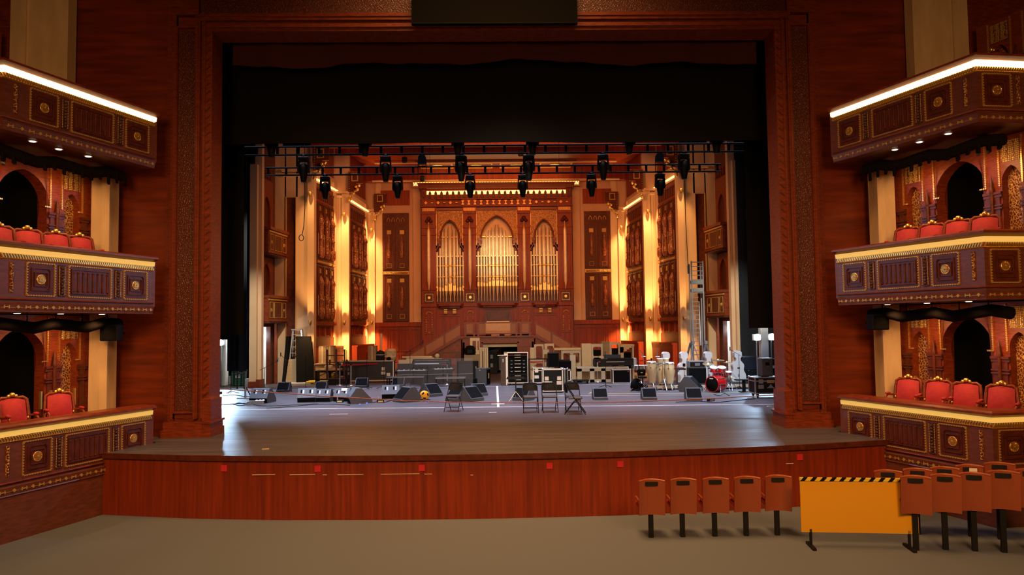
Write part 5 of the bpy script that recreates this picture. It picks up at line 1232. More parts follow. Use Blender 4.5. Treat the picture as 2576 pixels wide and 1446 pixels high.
carton(xat(969,YC),xat(997,YC),YC+.05,.45,ZT+.018,zat(982,877,YC),'pale crumpled wrapped bale on top of the long flight case','wrap','wrapped_bale')
tag(MB().tube([(xat(957,YC),YC+.25,ZT+.018),(xat(957,YC),YC+.25,zat(957,839,YC))],.05,8).build('cream_tube', M['cream']), 'upright cream tube rising behind the black cap', 'tube')
tag(MB().sph((xat(980,YC),YC-.25,ZT+.018+.077),.11,8,.7).build('black_bundle', M['black']), 'black bundle lying before the wrapped bale', 'bundle')
# ---- stanchions with red belt
def stanchion(px, py, label, h=.95):
    p = G(px,py); t = thing('stanchion', label, 'stanchion', p, 0, 'chrome belt posts')
    MB().tube([(0,0,.03),(0,0,h)],.035,10).build('post', M['chrome'], t); MB().lathe([(.18,0),(.17,.025),(.04,.045)],(0,0,0),18).build('base', M['chrome'], t); MB().lathe([(.04,h-.08),(.045,h),(.02,h+.02)],(0,0,0),10).build('belt_head', M['bplast'], t)
    return p
S1 = stanchion(855,969,'chrome belt post by the pallet truck end of the long flight case'); S2 = stanchion(883,970,'chrome belt post in front of the long flight case'); S3 = stanchion(1006,958,'chrome belt post past the long flight case'); S4 = stanchion(1125,967,'chrome belt post under the clear low table edge')
S5 = stanchion(1504,961,'chrome belt post before the piano'); S6 = stanchion(1640,955,'chrome belt post hidden behind the congas')
def belt(a, c, label, z=.86):
    b = MB(); n = 12
    fn = lambda u, v, d=0.: ((a.x+(c.x-a.x)*u),(a.y+(c.y-a.y)*u)+d,z-.03*math.sin(u*PI)+v*.05)
    b.grid(lambda u, v: fn(u,v), n, 1, False); b.grid(lambda u, v: fn(1-u,v,.004), n, 1, False)
    tag(b.build('barrier_belt', M['belt']), label, 'belt', 'red barrier belts')
belt(S1,S3,'red barrier belt stretched along the long flight case'); belt(S3,S4,'red barrier belt behind the clear acrylic screen'); belt(S5,S6,'red barrier belt across the piano')
p = G(1320,955); q = G(1375,955); belt(p,q,'short red barrier belt beside the drawer case',.82)
# ---- clear tables and acrylic screen
def low_table(px0, px1, py, label):
    a, c = G(px0,py), G(px1,py-1); t = thing('low_table', label, 'table', ((a.x+c.x)/2,a.y,0), 0, 'clear topped low tables'); w = (c.x-a.x)/2
    MB().box(-w,w,-.02,.75,.46,.50).build('top', M['glass'], t); MB().box(-w,w,-.04,-.02,.455,.505).build('front_edge', M['grey'], t)
    for x in (-w+.03,w-.03):
        for y in (.02,.7): MB().box(x-.025,x+.025,y-.025,y+.025,0,.46).build('leg', M['bmetal'], t)
low_table(972,1066,979,'low clear topped table with dark legs by the blue-grey monitor'); low_table(1096,1171,982,'low clear topped table with dark legs behind the lone folding chair')
a, c = P(1000,940,29.9), P(1190,940,29.9)
t = thing('acrylic_screen', 'clear acrylic drum screen of hinged panels before the keyboards', 'screen', ((a.x+c.x)/2,29.9,0))
for k in range(5):
    x0 = a.x+(c.x-a.x)*k/5; x1 = a.x+(c.x-a.x)*(k+1)/5; d = .12*(-1)**k
    b = MB(); b.bar((x0+.01,29.9-d,.62),(x1-.01,29.9+d,.62),.012,1.22); pn = b.build('panel', M['glass'], t, world=True)
    MB().bar((x0+.01,29.9-d,.60),(x1-.01,29.9+d,.60),.02,.025).build('edge_strip', M['grey'], pn, world=True)
# ---- keyboards, desk and timber behind the screen
def keyboard(label, px, py, Y, w, rz, tilt=.12):
    z = zat(px,py,Y); t = thing('keyboard', label, 'keyboard', (xat(px,Y),Y,0), rz, 'keyboards on stands')
    MB().cb((0,0,z),(w,.36,.10), rotx(tilt)).build('body', M['bplast'], t); MB().cb((0,-.12,z+.042),(w*.86,.07,.012), rotx(tilt)).build('white_keys', M['lgrey'], t)
    for k in range(6): MB().cb((-w*.38+w*.76*k/5,.09,z+.062),(.07,.05,.02), rotx(tilt)).build('knob', M['lgrey' if k%2 else 'goldp'], t)
    for sx in (-1,1): MB().bar((sx*w*.33,-.18,.02),(-sx*w*.25,.15,z-.06),.035,.035).build('cross_leg', M['bmetal'], t)
keyboard('long stage keyboard on a crossed stand behind the acrylic screen',1035,934,31.0,1.35,.1); keyboard('second stage keyboard stacked behind, its knobs catching light',1075,917,31.9,1.2,-.12,.3); keyboard('short keyboard with a white panel near the black amplifier rack',1115,930,31.2,.9,.2)
t = thing('mixing_desk', 'slanted black mixing desk on a low case behind the keyboards', 'mixing desk', (xat(1085,32.8),32.8,0)); MB().box(-.9,.9,-.3,.4,0,.75).build('case', M['bplast'], t); MB().ext([(-.4,.76),(.45,.76),(.45,1.06),(.35,1.08)],-.85,.85,'x').build('console', M['bmetal'], t)
for k in range(3): MB().box(-.75,.75,-.25+k*.2,-.2+k*.2,.83+k*.09,.85+k*.09).build('fader_strip', M['grey'], t)
Y = 34.0
tag(MB().box(xat(1003,Y),xat(1118,Y),Y-.4,Y+.4,0,zat(1060,913,Y)).build('storage_chest', M['bmetal']), 'long dark trunk under the pale timber pieces', 'trunk')
zt0 = zat(1060,913,Y)
for x0, x1, dy, z0, z1, lb in ((1003,1078,-.3,0,.16,'long pale timber piece lying by the wrapped bale'),(1022,1092,.12,0,.24,'thick pale timber piece at the back of the pile'),(1068,1114,-.12,0,.14,'pale timber piece at the trestle end of the pile'),(1012,1088,.10,.24,.31,'thin pale timber piece on top of the pile'),(1080,1112,-.12,.14,.21,'short pale block on top of the timber pile')):
    tag(MB().rbox(xat(x0,Y+dy),xat(x1,Y+dy),Y+dy-.07,Y+dy+.07,zt0+z0,zt0+z1,.01).build('timber_piece', M['cream']), lb, 'timber', 'pale timber pieces')
tag(MB().sph((xat(1100,Y-.12),Y-.12,zt0+.21+.11),.11,8).build('pale_knob', M['cream']), 'round pale wooden piece on the timber pile', 'timber')
Y = 35.5; t = thing('trestle', 'brown timber trestle frame before the organ stairs', 'trestle', (xat(1130,Y),Y,0))
for x in (-.45,.35,.5): MB().box(x-.04,x+.04,-.2,-.13,0,1.28).build('leg', M['brown'], t)
MB().box(-.5,.55,-.21,-.12,1.22,1.3).build('top_rail', M['brown'], t); MB().box(-.5,.55,-.2,-.14,.5,.55).build('lower_rail', M['brown'], t)
# ---- black rack, speaker and cream racks beside the passage
Y = 33.6
t = thing('amplifier_rack', 'black amplifier rack with glass lid beside the acrylic screen', 'rack', (xat(1178,Y),Y,0)); MB().rbox(-.5,.45,-.35,.35,0,zat(1178,908,Y),.02).build('body', M['bplast'], t)
for k in range(3): MB().box(-.42,.3,-.37,-.35,.2+k*.22,.36+k*.22).build('rack_unit', M['bmetal'], t)
MB().box(.34,.37,-.38,-.35,.5,.72).build('handle', M['lgrey'], t)
tag(MB().box(xat(1168,34.2),xat(1210,34.2),34.0,34.5,0,zat(1190,892,34.2)).build('storage_case', M['ply']), 'greyish storage case behind the amplifier rack', 'case')
t = thing('black_backpack', 'black backpack on top of the storage case', 'bag', (xat(1183,34.2),34.2,zat(1190,892,34.2))); MB().lathe([(.22,0),(.26,.1),(.25,.28),(.16,.4),(.03,.43)],(0,0,0),12).build('sack', M['black'], t); MB().tube([(.18,-.2,.08),(.24,-.24,.2),(.16,-.2,.34)],.025,6).build('strap', M['bplast'], t); MB().box(-.12,.1,-.27,-.2,.08,.24).build('pocket', M['bplast'], t)
p = G(1215,968); t = thing('tall_loudspeaker', 'tall grey and black loudspeaker standing by the passage', 'speaker', (p.x,p.y,0), -.35)
MB().rbox(-.25,.25,-.25,.25,0,.72,.02).build('cabinet', M['wedge'], t); MB().box(.25,.262,-.2,.2,.05,.66).build('grille', M['bgrill'], t); MB().box(.262,.272,-.04,.04,.28,.5).build('yellow_mark', M['tapey'], t); MB().box(-.06,-.02,-.26,-.25,.62,.66).build('badge', M['cream'], t)
tag(MB().rbox(xat(1170,31.6),xat(1200,31.6),31.4,31.8,0,.30,.02).build('storage_chest', M['black']), 'low black trunk beside the tall loudspeaker', 'trunk')
def cream_frame(name, label, x0, x1, z0, z1, Y, d, holes, m='cream', grp=None):
    """panel of thickness d with rounded rectangular holes given as fractions"""
    t = thing(name, label, 'stage unit', ((x0+x1)/2,Y,z0), 0, grp); w, h = x1-x0, z1-z0
    xs = sorted({0,1}|{v for q in holes for v in q[:2]}); zs = sorted({0,1}|{v for q in holes for v in q[2:]}); b = MB()
    for i in range(len(xs)-1):
        for j in range(len(zs)-1):
            cx, cz = (xs[i]+xs[i+1])/2, (zs[j]+zs[j+1])/2
            if any(q[0] < cx < q[1] and q[2] < cz < q[3] for q in holes): continue
            b.box(-w/2+w*xs[i],-w/2+w*xs[i+1],0,d,h*zs[j],h*zs[j+1])
    for q in holes:                                          # rounded corners
        a0, a1, c0, c1 = -w/2+w*q[0],-w/2+w*q[1],h*q[2],h*q[3]; r = min(a1-a0,c1-c0)*.18
        for sx, xx in ((1,a0),(-1,a1)):
            for sz, z_ in ((1,c0),(-1,c1)): b.ext([(xx,z_),(xx+sx*r,z_),(xx+sx*r*.3,z_+sz*r*.3),(xx,z_+sz*r)],.001,d-.001)
    b.build('front', M[m], t); MB().box(-w/2+.005,w/2-.005,-.012,0,.0,.05).build('base_rail', M['creamg'], t)
    return t
UG = 'cream timber stage units'
Y = 34.6; zl = lambda py, px=1250, Yq=None: zat(px,py,Yq or Y)
t = cream_frame('riser_frame','tall cream timber frame with one window standing over the backpack',xat(1183,Y),xat(1207,Y),0,zl(849),Y,.35,[(.25,.62,.72,.93),(.78,.9,.7,.93)],'cream',UG)
t = cream_frame('riser_frame','stack of upright cream boards beside the passage',xat(1207,33.8),xat(1228,33.8),0.,zat(1218,874,33.8),33.8,.5,[(.3,.42,.15,.9)],'cream',UG)
for k in range(4): MB().box(-.2+.1*k+.0,-.17+.1*k,-.03,0,.05,zat(1218,876,33.8)).build('board_edge', M['ply'], t)
# ---- passage gear under the platform
t = thing('upright_piano', 'black upright piano inside the passage under the organ', 'piano', (xat(1236,38.8),39.2,0)); MB().rbox(-.38,.32,-.3,.3,0,1.15,.02).build('case', M['bplast'], t); MB().ext([(-.3,1.15),(.35,1.15),(.5,1.38),(.2,1.3)],-.2,.25).build('lid', M['bmetal'], t)
for z in (.35,.8): MB().box(-.05,.08,-.315,-.3,z,z+.2).build('panel', M['grey'], t)
t = thing('kitchen_trolley', 'dark trolley with bright metal top inside the passage', 'trolley', (xat(1277,40.2),40.2,0)); MB().box(-.62,.62,-.3,.3,.12,.9).build('cabinet', M['bmetal'], t); MB().box(-.66,.66,-.34,.34,.9,.95).build('worktop', M['alu'], t); MB().frame(-.45,.45,.15,.85,.04,-.32,-.3).build('door_frame', M['grey'], t); MB().box(-.2,.5,-.2,.2,.95,1.1).build('steel_tray', M['alu'], t)
tag(MB().box(.9,.2,40.8,40.9,0,1.6).build('wall_panel', M['blackb']), 'black panel at the back of the passage', 'panel')
# ---- drawer case
p = G(1303,969); t = thing('drawer_case', 'tall black drawer case with red line and silver handles, its door standing open', 'flight case', (p.x,p.y,0))
W_, H_ = .42, 1.37
MB().box(-W_,W_,0,.6,.1,H_).build('body', M['bplast'], t); b = MB().frame(-W_-.02,W_+.02,.09,H_+.02,.028,-.02,.03); b.build('aluminium_edging', M['alu'], t)
MB().box(-W_+.02,W_-.02,-.012,0,H_-.12,H_-.105).build('red_line', M['belt'], t)
zs = [H_-.10,H_-.2,H_-.33,H_-.47,H_-.62,H_-.78,H_-.97,H_-1.14]
for i, z in enumerate(zs):
    dr = MB().box(-W_+.05,W_-.05,-.01,.0,z-.10,z+.02).build('drawer', M['black'], t); MB().box(-.13,.13,-.03,-.01,z-.012,z+.012).build('handle', M['chrome'], dr)
    if 1 < i < 6:
        for sx in (-1,1): MB().box(sx*.22,sx*.30,-.016,-.01,z-.02,z).build('label_plate', M['lgrey'], dr)
d = MB().box(-.72,-.48,.0,.08,.02,1.22).build('door', M['brown'], t); MB().box(-.50,-.45,-.03,.1,.02,1.2).build('door_edging', M['alu'], d); MB().box(-.64,-.59,-.02,0,.98,1.12).build('door_catch', M['lgrey'], d)
for x in (-.33,.33): MB().lathe([(.05,-.025),(.055,0),(.05,.025)],(x,.1,.05),10,'x').box(x-.03,x+.03,.06,.14,.05,.1).build('castor', M['bmetal'], t)
# ---- cases around the black speaker
CG = 'black flight cases with aluminium edges'
t = flight_case('black flight case behind the folding chairs, recessed handle on its side',1363,967,.72,.6,.60,0,CG,.1,1,.85)
t = flight_case('black flight case with white sheet and two catches, below the black speaker',1390,986,.72,.55,.80,0,CG,.06,2,.0,castor=False); MB().box(-.24,-.03,-.29,-.275,.12,.42).build('white_sheet', M['paper'], t)
t = flight_case('narrow flight case door standing ajar beside the white sheet case',1419,983,.18,.5,.80,-.3,CG,.03,1,.0,castor=False)
t = flight_case('small flight case with bright lid edge behind the door',1424,962,.36,.5,.44,0,CG,.1,1,.0)
p = P(1392,932,31.4); t = thing('loudspeaker', 'black loudspeaker standing on the flight case behind the chairs', 'speaker', (p.x,31.4,.735)); MB().rbox(-.23,.23,-.2,.2,0,.62,.03).build('cabinet', M['bplast'], t); MB().box(-.2,.2,-.215,-.2,.04,.58).build('grille', M['bgrill'], t)
t = thing('black_bench', 'low black bench of stacked cases beyond the loudspeaker', 'bench', (xat(1420,33.2),33.2,0)); MB().rbox(-.3,.3,-.3,.3,0,.95,.03).build('lower_case', M['bplast'], t); MB().box(-.28,.26,-.32,-.3,.5,.9).build('panel', M['black'], t)
tag(MB().bar((xat(1326,32.6),32.6,zat(1340,903,32.6)),(xat(1382,32.6),32.6,zat(1340,903,32.6)),.05,.05).box(xat(1330,32.6)-.03,xat(1330,32.6)+.03,32.57,32.63,0,zat(1340,903,32.6)).box(xat(1376,32.6)-.03,xat(1376,32.6)+.03,32.57,32.63,0,zat(1340,903,32.6)).build('black_rail', M['bmetal']), 'straight black rail behind the flight cases', 'rail')
# ---- cream units behind
Yc = 34.5
def cf(px0, px1, py, label, holes, Y=Yc, d=.45, m='creamg', pyb=None, name='riser_frame'):
    return cream_frame(name, label, xat(px0,Y), xat(px1,Y), 0 if pyb is None else zat(px0,pyb,Y), zat((px0+px1)/2,py,Y), Y, d, holes, m, UG)
cf(1344,1368,866,'grey-white timber frame with a tall window beside the drawer case',[(.2,.85,.55,.95),(.2,.85,.15,.45)],35.0,.1)
cf(1370,1394,864,'grey-white timber frame set at the stair foot, tall window in its top',[(.3,.9,.6,.93)],35.3,.1)
cf(1366,1381,879,'small pale frame with sloping side behind the black loudspeaker',[(.2,.9,.45,.85)],34.0,.4)
cf(1334,1344,874,'narrow cream post with sloped head by the drawer case',[],34.4,.2,'cream')
t = cf(1412,1479,880,'wide pale timber unit with three openings under a cream top',[(.08,.34,.55,.9),(.45,.68,.55,.9),(.8,.93,.5,.92),(.35,.75,.08,.42)],34.2,.6)
MB().box(-.95,.62,-.1,.7,zat(1446,880,34.2),zat(1446,876,34.2)+.02).build('cream_top', M['cream'], t)
cf(1434,1448,893,'pale timber end panel leaning before the wide unit',[],32.9,.5)
t = cf(1488,1517,865,'pale cabinet with two stacked black windows',[(.16,.84,.66,.92),(.16,.84,.36,.62)],33.6,.5,'creamg'); MB().box(-.24,.24,.1,.14,.3,1.35).build('dark_back', M['black'], t)
tag(MB().box(xat(1464,33.7),xat(1488,33.7),33.7,34.2,0,zat(1476,864,33.7)).build('cream_board', M['cream']), 'plain cream side panel joined to the windowed cabinet', 'stage unit')
t = cf(1534,1560,860,'pale frame with black windows standing on the pile behind the piano',[(.2,.85,.62,.93),(.2,.85,.3,.56)],34.2,.3); MB().box(-.2,.2,.1,.14,.3,1.4).build('dark_back', M['black'], t)
tag(MB().box(xat(1514,34.3),xat(1535,34.3),34.3,34.8,0,zat(1525,859,34.3)).build('plywood_sheet', M['ply']), 'brownish plywood panel beside the windowed frame', 'stage unit')
t = thing('step_unit', 'cream staircase unit with dark open side near the lit pillar', 'stage unit', (xat(1575,34.4),34.4,0))
for k in range(5): z = zat(1575,866+k*4,34.4); MB().box(-.3,.35-k*.12,-.25+.0*k,.3,z-.08,z).build('step', M['cream'], t)
MB().box(-.3,-.15,-.25,.3,0,zat(1575,872,34.4)).box(.25,.32,-.27,.3,0,zat(1575,868,34.4)).build('side', M['creamg'], t); MB().box(-.15,.25,.1,.15,.2,1.2).build('dark_back', M['black'], t)
t = thing('cream_table', 'long cream timber table with arched apron before the windowed cabinet', 'table', (xat(1515,32.6),32.6,0)); MB().box(-1.15,1.1,-.35,.4,.60,.66).build('top', M['creamg'], t)
b = MB()
for x0, x1 in ((-1.15,-.95),(-.6,-.4),(-.1,.1),(.4,.6),(.9,1.1)): b.box(x0,x1,-.33,-.25,0,.6)
b.box(-1.15,1.1,-.33,-.25,.48,.6); b.box(-1.15,1.1,-.33,-.25,0,.12); b.build('apron', M['creamg'], t)
tag(MB().rbox(xat(1440,31.8),xat(1480,31.8),31.6,32.0,.10,.16,.01).box(xat(1442,31.8),xat(1445,31.8),31.65,31.95,0,.1).box(xat(1475,31.8),xat(1478,31.8),31.65,31.95,0,.1).build('low_bench', M['bmetal']), 'low dark bench before the pale end panel', 'bench')
t = thing('grand_piano', 'black grand piano with raised music desk behind the red belt', 'piano', (xat(1548,32.7),32.7,.66))
MB().ext([(-.95,-.3),(.75,-.3),(.8,.0),(.6,.35),(.0,.45),(-.7,.5),(-.95,.4)],.05,.30,'z').build('case', M['bmetal'], t); MB().ext([(-.4,-.28),(.78,-.28),(.6,.33),(-.2,.42)],.31,.35,'z').build('lid', M['bplast'], t); MB().cb((-.15,-.1,.44),(.75,.03,.16), rotx(-.3)).build('music_desk', M['bluebk'], t); MB().box(-.45,.35,-.31,-.29,.2,.22).build('silver_line', M['alu'], t); MB().rbox(.75,.88,-.32,.1,-.1,.36,.02).build('cheek', M['lgrey'], t); MB().cb((-.45,.1,.40),(.55,.4,.05)).build('wooden_prop', M['cream'], t)
t = flight_case('square black boxed amplifier in a pale frame before the cream table',1562,963,.74,.5,.56,0,CG,.02,0,.0,castor=False); MB().box(-.33,.33,-.27,-.25,.06,.54).build('grille_cloth', M['bgrill'], t); MB().lathe([(.025,-.0),(.02,.01)],(.27,-.275,.5),8,'y').build('red_badge', M['belt'], t)
# ---- low riser behind the drums
a, c = G(1630,981), G(1893,977)
t = thing('low_riser', 'low stage riser with pale edge under the bass amplifier and cases', 'riser', ((a.x+c.x)/2,a.y,0)); w = (c.x-a.x)/2
MB().box(-w,w,.02,2.3,.12,.17).build('deck', M['bmetal'], t); MB().box(-w,w,-.01,.02,.05,.17).build('pale_edge', M['creamg'], t)
for x in (-w+.1,0,w-.1):
    for y in (.2,2.1): MB().box(x-.04,x+.04,y-.04,y+.04,0,.12).build('leg', M['alu'], t)
ZR = .17
# ---- congas, bongos, timbales
def conga(label, px, py, Y, ztop):
    t = thing('conga', label, 'drum', (xat(px,Y),Y,0), 0, 'tall pale conga drums'); z1 = ztop; z0 = ztop-.78
    MB().lathe([(.12,z0),(.17,z0+.3),(.195,z0+.48),(.18,z0+.66),(.155,z0+.76)],(0,0,0),20).build('shell', M['conga'], t)
    MB().lathe([(.165,z1-.03),(.168,z1),(.16,z1+.02),(.01,z1+.025)],(0,0,0),20).build('drumhead', M['skin'], t)
    MB().lathe([(.178,z1-.055),(.182,z1-.03),(.172,z1-.02)],(0,0,0),20,caps=False).build('hoop', M['chrome'], t)
    for k in range(5): a = k*2*PI/5+.5; MB().tube([(.182*math.cos(a),.182*math.sin(a),z1-.05),(.2*math.cos(a),.2*math.sin(a),z1-.2)],.01,5).box(.2*math.cos(a)-.02,.2*math.cos(a)+.02,.2*math.sin(a)-.02,.2*math.sin(a)+.02,z1-.24,z1-.18).build('tuning_lug', M['chrome'], t)
    for k in range(3): a = k*2*PI/3+.6; MB().tube([(0,0,z0+.05),(.14*math.cos(a),.14*math.sin(a),z0-.02),(.3*math.cos(a),.3*math.sin(a),.012)],.014,6).build('stand_leg', M['chrome'], t)
Yk = 27.9
conga('pale conga drum next to the timbales, first of three',1639,0,Yk,zat(1639,910,Yk)); conga('pale conga drum half hidden behind the two others',1662,0,Yk+.5,zat(1661,914,Yk+.5)); conga('pale conga drum next to the white instrument cases, third of three',1684,0,Yk,zat(1684,912,Yk))
t = thing('bongos', 'pair of small pale bongos raised on a chrome stand behind the congas', 'drum', (xat(1668,Yk+.25),Yk+.25,0)); zb = zat(1668,901,Yk+.25)
for x, r in ((-.12,.11),(.12,.095)):
    MB().lathe([(r*.85,zb-.17),(r*1.05,zb-.02)],(x,0,0),16).build('shell', M['conga'], t); MB().lathe([(r*1.1,zb-.03),(r*1.12,zb),(.01,zb+.005)],(x,0,0),16).build('drumhead', M['skin'], t); MB().lathe([(r*.9,zb-.19),(r*.92,zb-.16)],(x,0,0),14).build('lower_hoop', M['chrome'], t)
MB().tube([(0,0,zb-.15),(0,-.1,.3)],.018,7).box(-.05,.05,-.03,.03,zb-.14,zb-.08).build('stand_pole', M['chrome'], t)
for k in range(3): a = k*2*PI/3-PI/2; MB().tube([(0,-.1,.4),(.42*math.cos(a),-.1+.42*math.sin(a),.012)],.02,6).build('stand_leg', M['chrome'], t)
t = thing('timbales', 'chrome timbales on a stand beside the first conga', 'drum', (xat(1611,Yk),Yk,0)); zb = zat(1611,919,Yk)
for x in (-.1,.14): MB().lathe([(.13,zb-.17),(.13,zb)],(x,.02,0),18).build('shell', M['chrome'], t); MB().lathe([(.137,zb-.01),(.135,zb+.012),(.01,zb+.014)],(x,.02,0),18).build('drumhead', M['skin'], t)
MB().tube([(0,0,zb-.1),(0,0,.25)],.016,7).build('stand_pole', M['chrome'], t)
for k in range(3): a = k*2*PI/3+2.9; MB().tube([(0,0,.36),(.4*math.cos(a),.4*math.sin(a),.012)],.018,6).build('stand_leg', M['chrome'], t)
for (px0,py0,px1,py1,lb) in ((1609,881,1619,897,'tilted chrome boom arm rising behind the timbales'),(1654,876,1654,897,'upright chrome rod rising above the bongos')):
    a, c = P(px0,py0,28.5), P(px1,py1,28.5); b = MB().tube([a,c],.02,6); b.tube([c+Vector((-.08,0,0)),c+Vector((.08,0,0))],.018,6); b.tube([c,Vector((c.x,28.5,.02))],.008,5); tag(b.build('cymbal_stand', M['chrome']), lb, 'stand')
p = G(1617,985); t = thing('drum_throne', 'black backed stool standing before the timbales', 'stool', (p.x,p.y-.0,0)); MB().lathe([(.16,.5),(.17,.55),(.01,.57)],(0,0,0),14).build('seat', M['black'], t); MB().rbox(-.16,.14,.12,.17,.58,.82,.04).build('backrest', M['black'], t); MB().box(-.04,.03,.10,.119,.68,.72).build('yellow_mark', M['tapey'], t); MB().tube([(0,0,.12),(0,0,.5)],.022,7).build('pole', M['bmetal'], t)
for k in range(3): a = k*2*PI/3+.3; MB().tube([(0,0,.25),(.26*math.cos(a),.26*math.sin(a),.012)],.014,6).build('leg', M['bmetal'], t)
tag(MB().lathe([(.18,0),(.24,.12),(.22,.3),(.12,.42),(.01,.46)],G(1622,983)+Vector((-.25,.3,0)),12).build('gig_bag', M['black']), 'slumped black gig bag beside the backed stool', 'bag')
# ---- white instrument cases
def bass_case(px, py, Y, h, label, z0=ZR, rz=0):
    t = thing('instrument_case', label, 'instrument case', (xat(px,Y,930),Y,z0), rz, 'white hard cases for string instruments')
    half = [(.30,0),(.33,.05),(.34,.16),(.31,.26),(.25,.34),(.235,.40),(.26,.50),(.25,.56),(.17,.63),(.11,.68),(.095,.74),(.12,.78),(.165,.81),(.165,.94),(.12,.985),(.07,1)]
    pts = [(x*h*.72,z*h) for x,z in half]+[(-x*h*.72,z*h) for x,z in half[::-1]]
    MB().ext(pts,-.16,.16).build('shell', M['case'], t); MB().ext([(x*1.01,z) for x,z in pts],-.015,.015).build('seam_strip', M['alu'], t); MB().box(-.05,.05,-.175,-.16,h*.42,h*.46).build('handle', M['bplast'], t); MB().box(-.03,.03,-.17,-.16,h*.15,h*.24).build('catch', M['grey'], t)
bass_case(1720,0,29.6,zat(1720,885,29.6)-ZR,'white instrument case next to the bass amplifier, congas side'); bass_case(1781,0,30.0,zat(1781,884,30)-ZR,'white instrument case behind the red drum kit'); bass_case(1855,0,29.6,zat(1855,882,29.6)-ZR,'white instrument case by the dark blue case, beyond the red drums')
bass_case(1675,0,29.9,zat(1675,885,29.9)-ZR,'white instrument case mostly hidden behind the bongos')
Y = 29.3; zc = zat(1750,924,Y)
t = thing('bass_amplifier', 'black bass cabinet with four round cones', 'amplifier', (xat(1750,Y),Y,ZR)); w = .34; h = zc-ZR
MB().rbox(-w,w,-.25,.25,0,h,.02).build('cabinet', M['bplast'], t); MB().box(-w+.03,w-.03,-.262,-.25,.03,h-.03).build('grille', M['black'], t)
for x in (-.15,.15):
    for z in (h*.28,h*.74): MB().lathe([(.11,-.012),(.115,-.02),(.10,-.02)],(x,-.25,z),18,'y').build('cone_ring', M['grey'], t)
t = thing('small_amplifier', 'grey edged amplifier head on top of the bass cabinet', 'amplifier', (xat(1750,Y),Y,zc)); h2 = zat(1750,907,Y)-zc
MB().rbox(-w,w,-.22,.22,0,h2,.02).build('case', M['grey'], t); MB().box(-w+.05,w-.05,-.235,-.22,.04,h2-.04).build('panel', M['bplast'], t); MB().box(-.1,.1,-.245,-.235,.08,h2-.08).build('display', M['grey'], t)
for px in (1721,1781): q = P(px,918,28.7); tag(MB().box(q.x-.05,q.x+.05,28.7,28.72,q.z-.06,q.z+.06).tube([(q.x,28.72,q.z),(q.x,28.72,.18)],.010,5).build('notice_board', M['black']), 'small black music tablet on a thin pole %s' % ('before the case beside the bass amplifier' if px == 1721 else 'behind the red toms'), 'tablet')
tag(MB().box(xat(1698,29),xat(1717,29),28.8,29.0,zat(1705,927,29)-.04,zat(1705,924,29)).box(xat(1700,29)-.03,xat(1700,29)+.03,28.85,28.95,.17,zat(1705,927,29)-.04).build('wooden_stand', M['brown']), 'brown wooden stand between the congas and the white case', 'stand')
# ---- red drum kit
KG = 'pieces of the red drum kit'
def kit_drum(label, px, Y, z, r, h, tilt=0., legs=False, name='tom_drum'):
    t = thing(name, label, 'drum', (xat(px,Y,940),Y,z), 0, KG); 
    R = rotx(tilt); b = MB(R.to_4x4()); b.lathe([(r,0),(r,h)],(0,0,0),20).build('shell', M['drum'], t); MB(R.to_4x4()).lathe([(r*1.03,h-.02),(r*1.04,h+.01),(r*.98,h+.014),(.01,h+.012)],(0,0,0),20).build('drumhead', M['skin'], t)
    b = MB(R.to_4x4()); b.lathe([(r*1.05,h-.03),(r*1.05,h)],(0,0,0),20,caps=False); b.lathe([(r*1.05,0),(r*1.05,.025)],(0,0,0),20,caps=False); b.build('hoop_rim', M['chrome'], t)
    for k in range(6): a = k*PI/3+.3; MB(R.to_4x4()).cb((r*1.06*math.cos(a),r*1.06*math.sin(a),h*.6),(.025,.025,.06)).build('lug', M['chrome'], t)
    if legs:
        for k in range(3): a = k*2*PI/3+.5; MB().tube([(r*1.05*math.cos(a),r*1.05*math.sin(a),h*.5),(r*1.15*math.cos(a),r*1.15*math.sin(a),-z+.01)],.012,6).build('leg', M['chrome'], t)
    else: MB().tube([(0,.02,.0),(0,.05,-z+.30 if name == 'tom_drum' else -z+.02)],.014,6).build('holder', M['chrome'], t)
    return t
p = G(1799,986); Yd = p.y
t = thing('bass_drum', 'red bass drum with black front head and white bar near its top edge', 'drum', (xat(1800,Yd),Yd,0), -.95, KG); r = .28
MB().lathe([(r,-.2),(r,.22)],(0,.0,r+.02),28,'y').build('shell', M['drum'], t); MB().lathe([(r*.96,.2),(r*.95,.235),(.01,.24)],(0,0,r+.02),28,'y').build('front_head', M['black'], t)
MB().lathe([(r*.97,.21),(r*1.05,.22),(r*1.05,.255),(r*.97,.25)],(0,0,r+.02),28,'y',caps=False).build('front_hoop', M['drum'], t); MB().lathe([(r*1.05,-.24),(r*1.05,-.2)],(0,0,r+.02),28,'y',caps=False).build('back_hoop', M['drum'], t)
MB().box(-.10,.06,-.25,-.243,r*1.72,r*1.85).build('white_bar', M['white'], t)
for k in range(8): a = k*PI/4; MB().tube([(r*1.05*math.cos(a),-.2,r+.02+r*1.05*math.sin(a)),(r*1.05*math.cos(a),.2,r+.02+r*1.05*math.sin(a))],.012,5).build('tension_rod', M['chrome'], t)
for sx in (-1,1): MB().tube([(sx*r*.95,-.1,.25),(sx*r*1.35,-.25,.012)],.018,6).build('spur', M['chrome'], t)
kit_drum('red rack tom on the congas side of the bass drum',1795,Yd+.35,zat(1795,934,Yd+.35),.14,.16,.35); kit_drum('red rack tom over the middle of the bass drum',1815,Yd+.35,zat(1815,935,Yd+.35),.15,.18,.35)
kit_drum('small red snare tom beside the cymbal stands',1832,Yd+.3,zat(1832,942,Yd+.3),.11,.10,.2); kit_drum('red floor tom behind the bass drum',1806,Yd+.85,.30,.2,.38,0,True,'floor_tom')
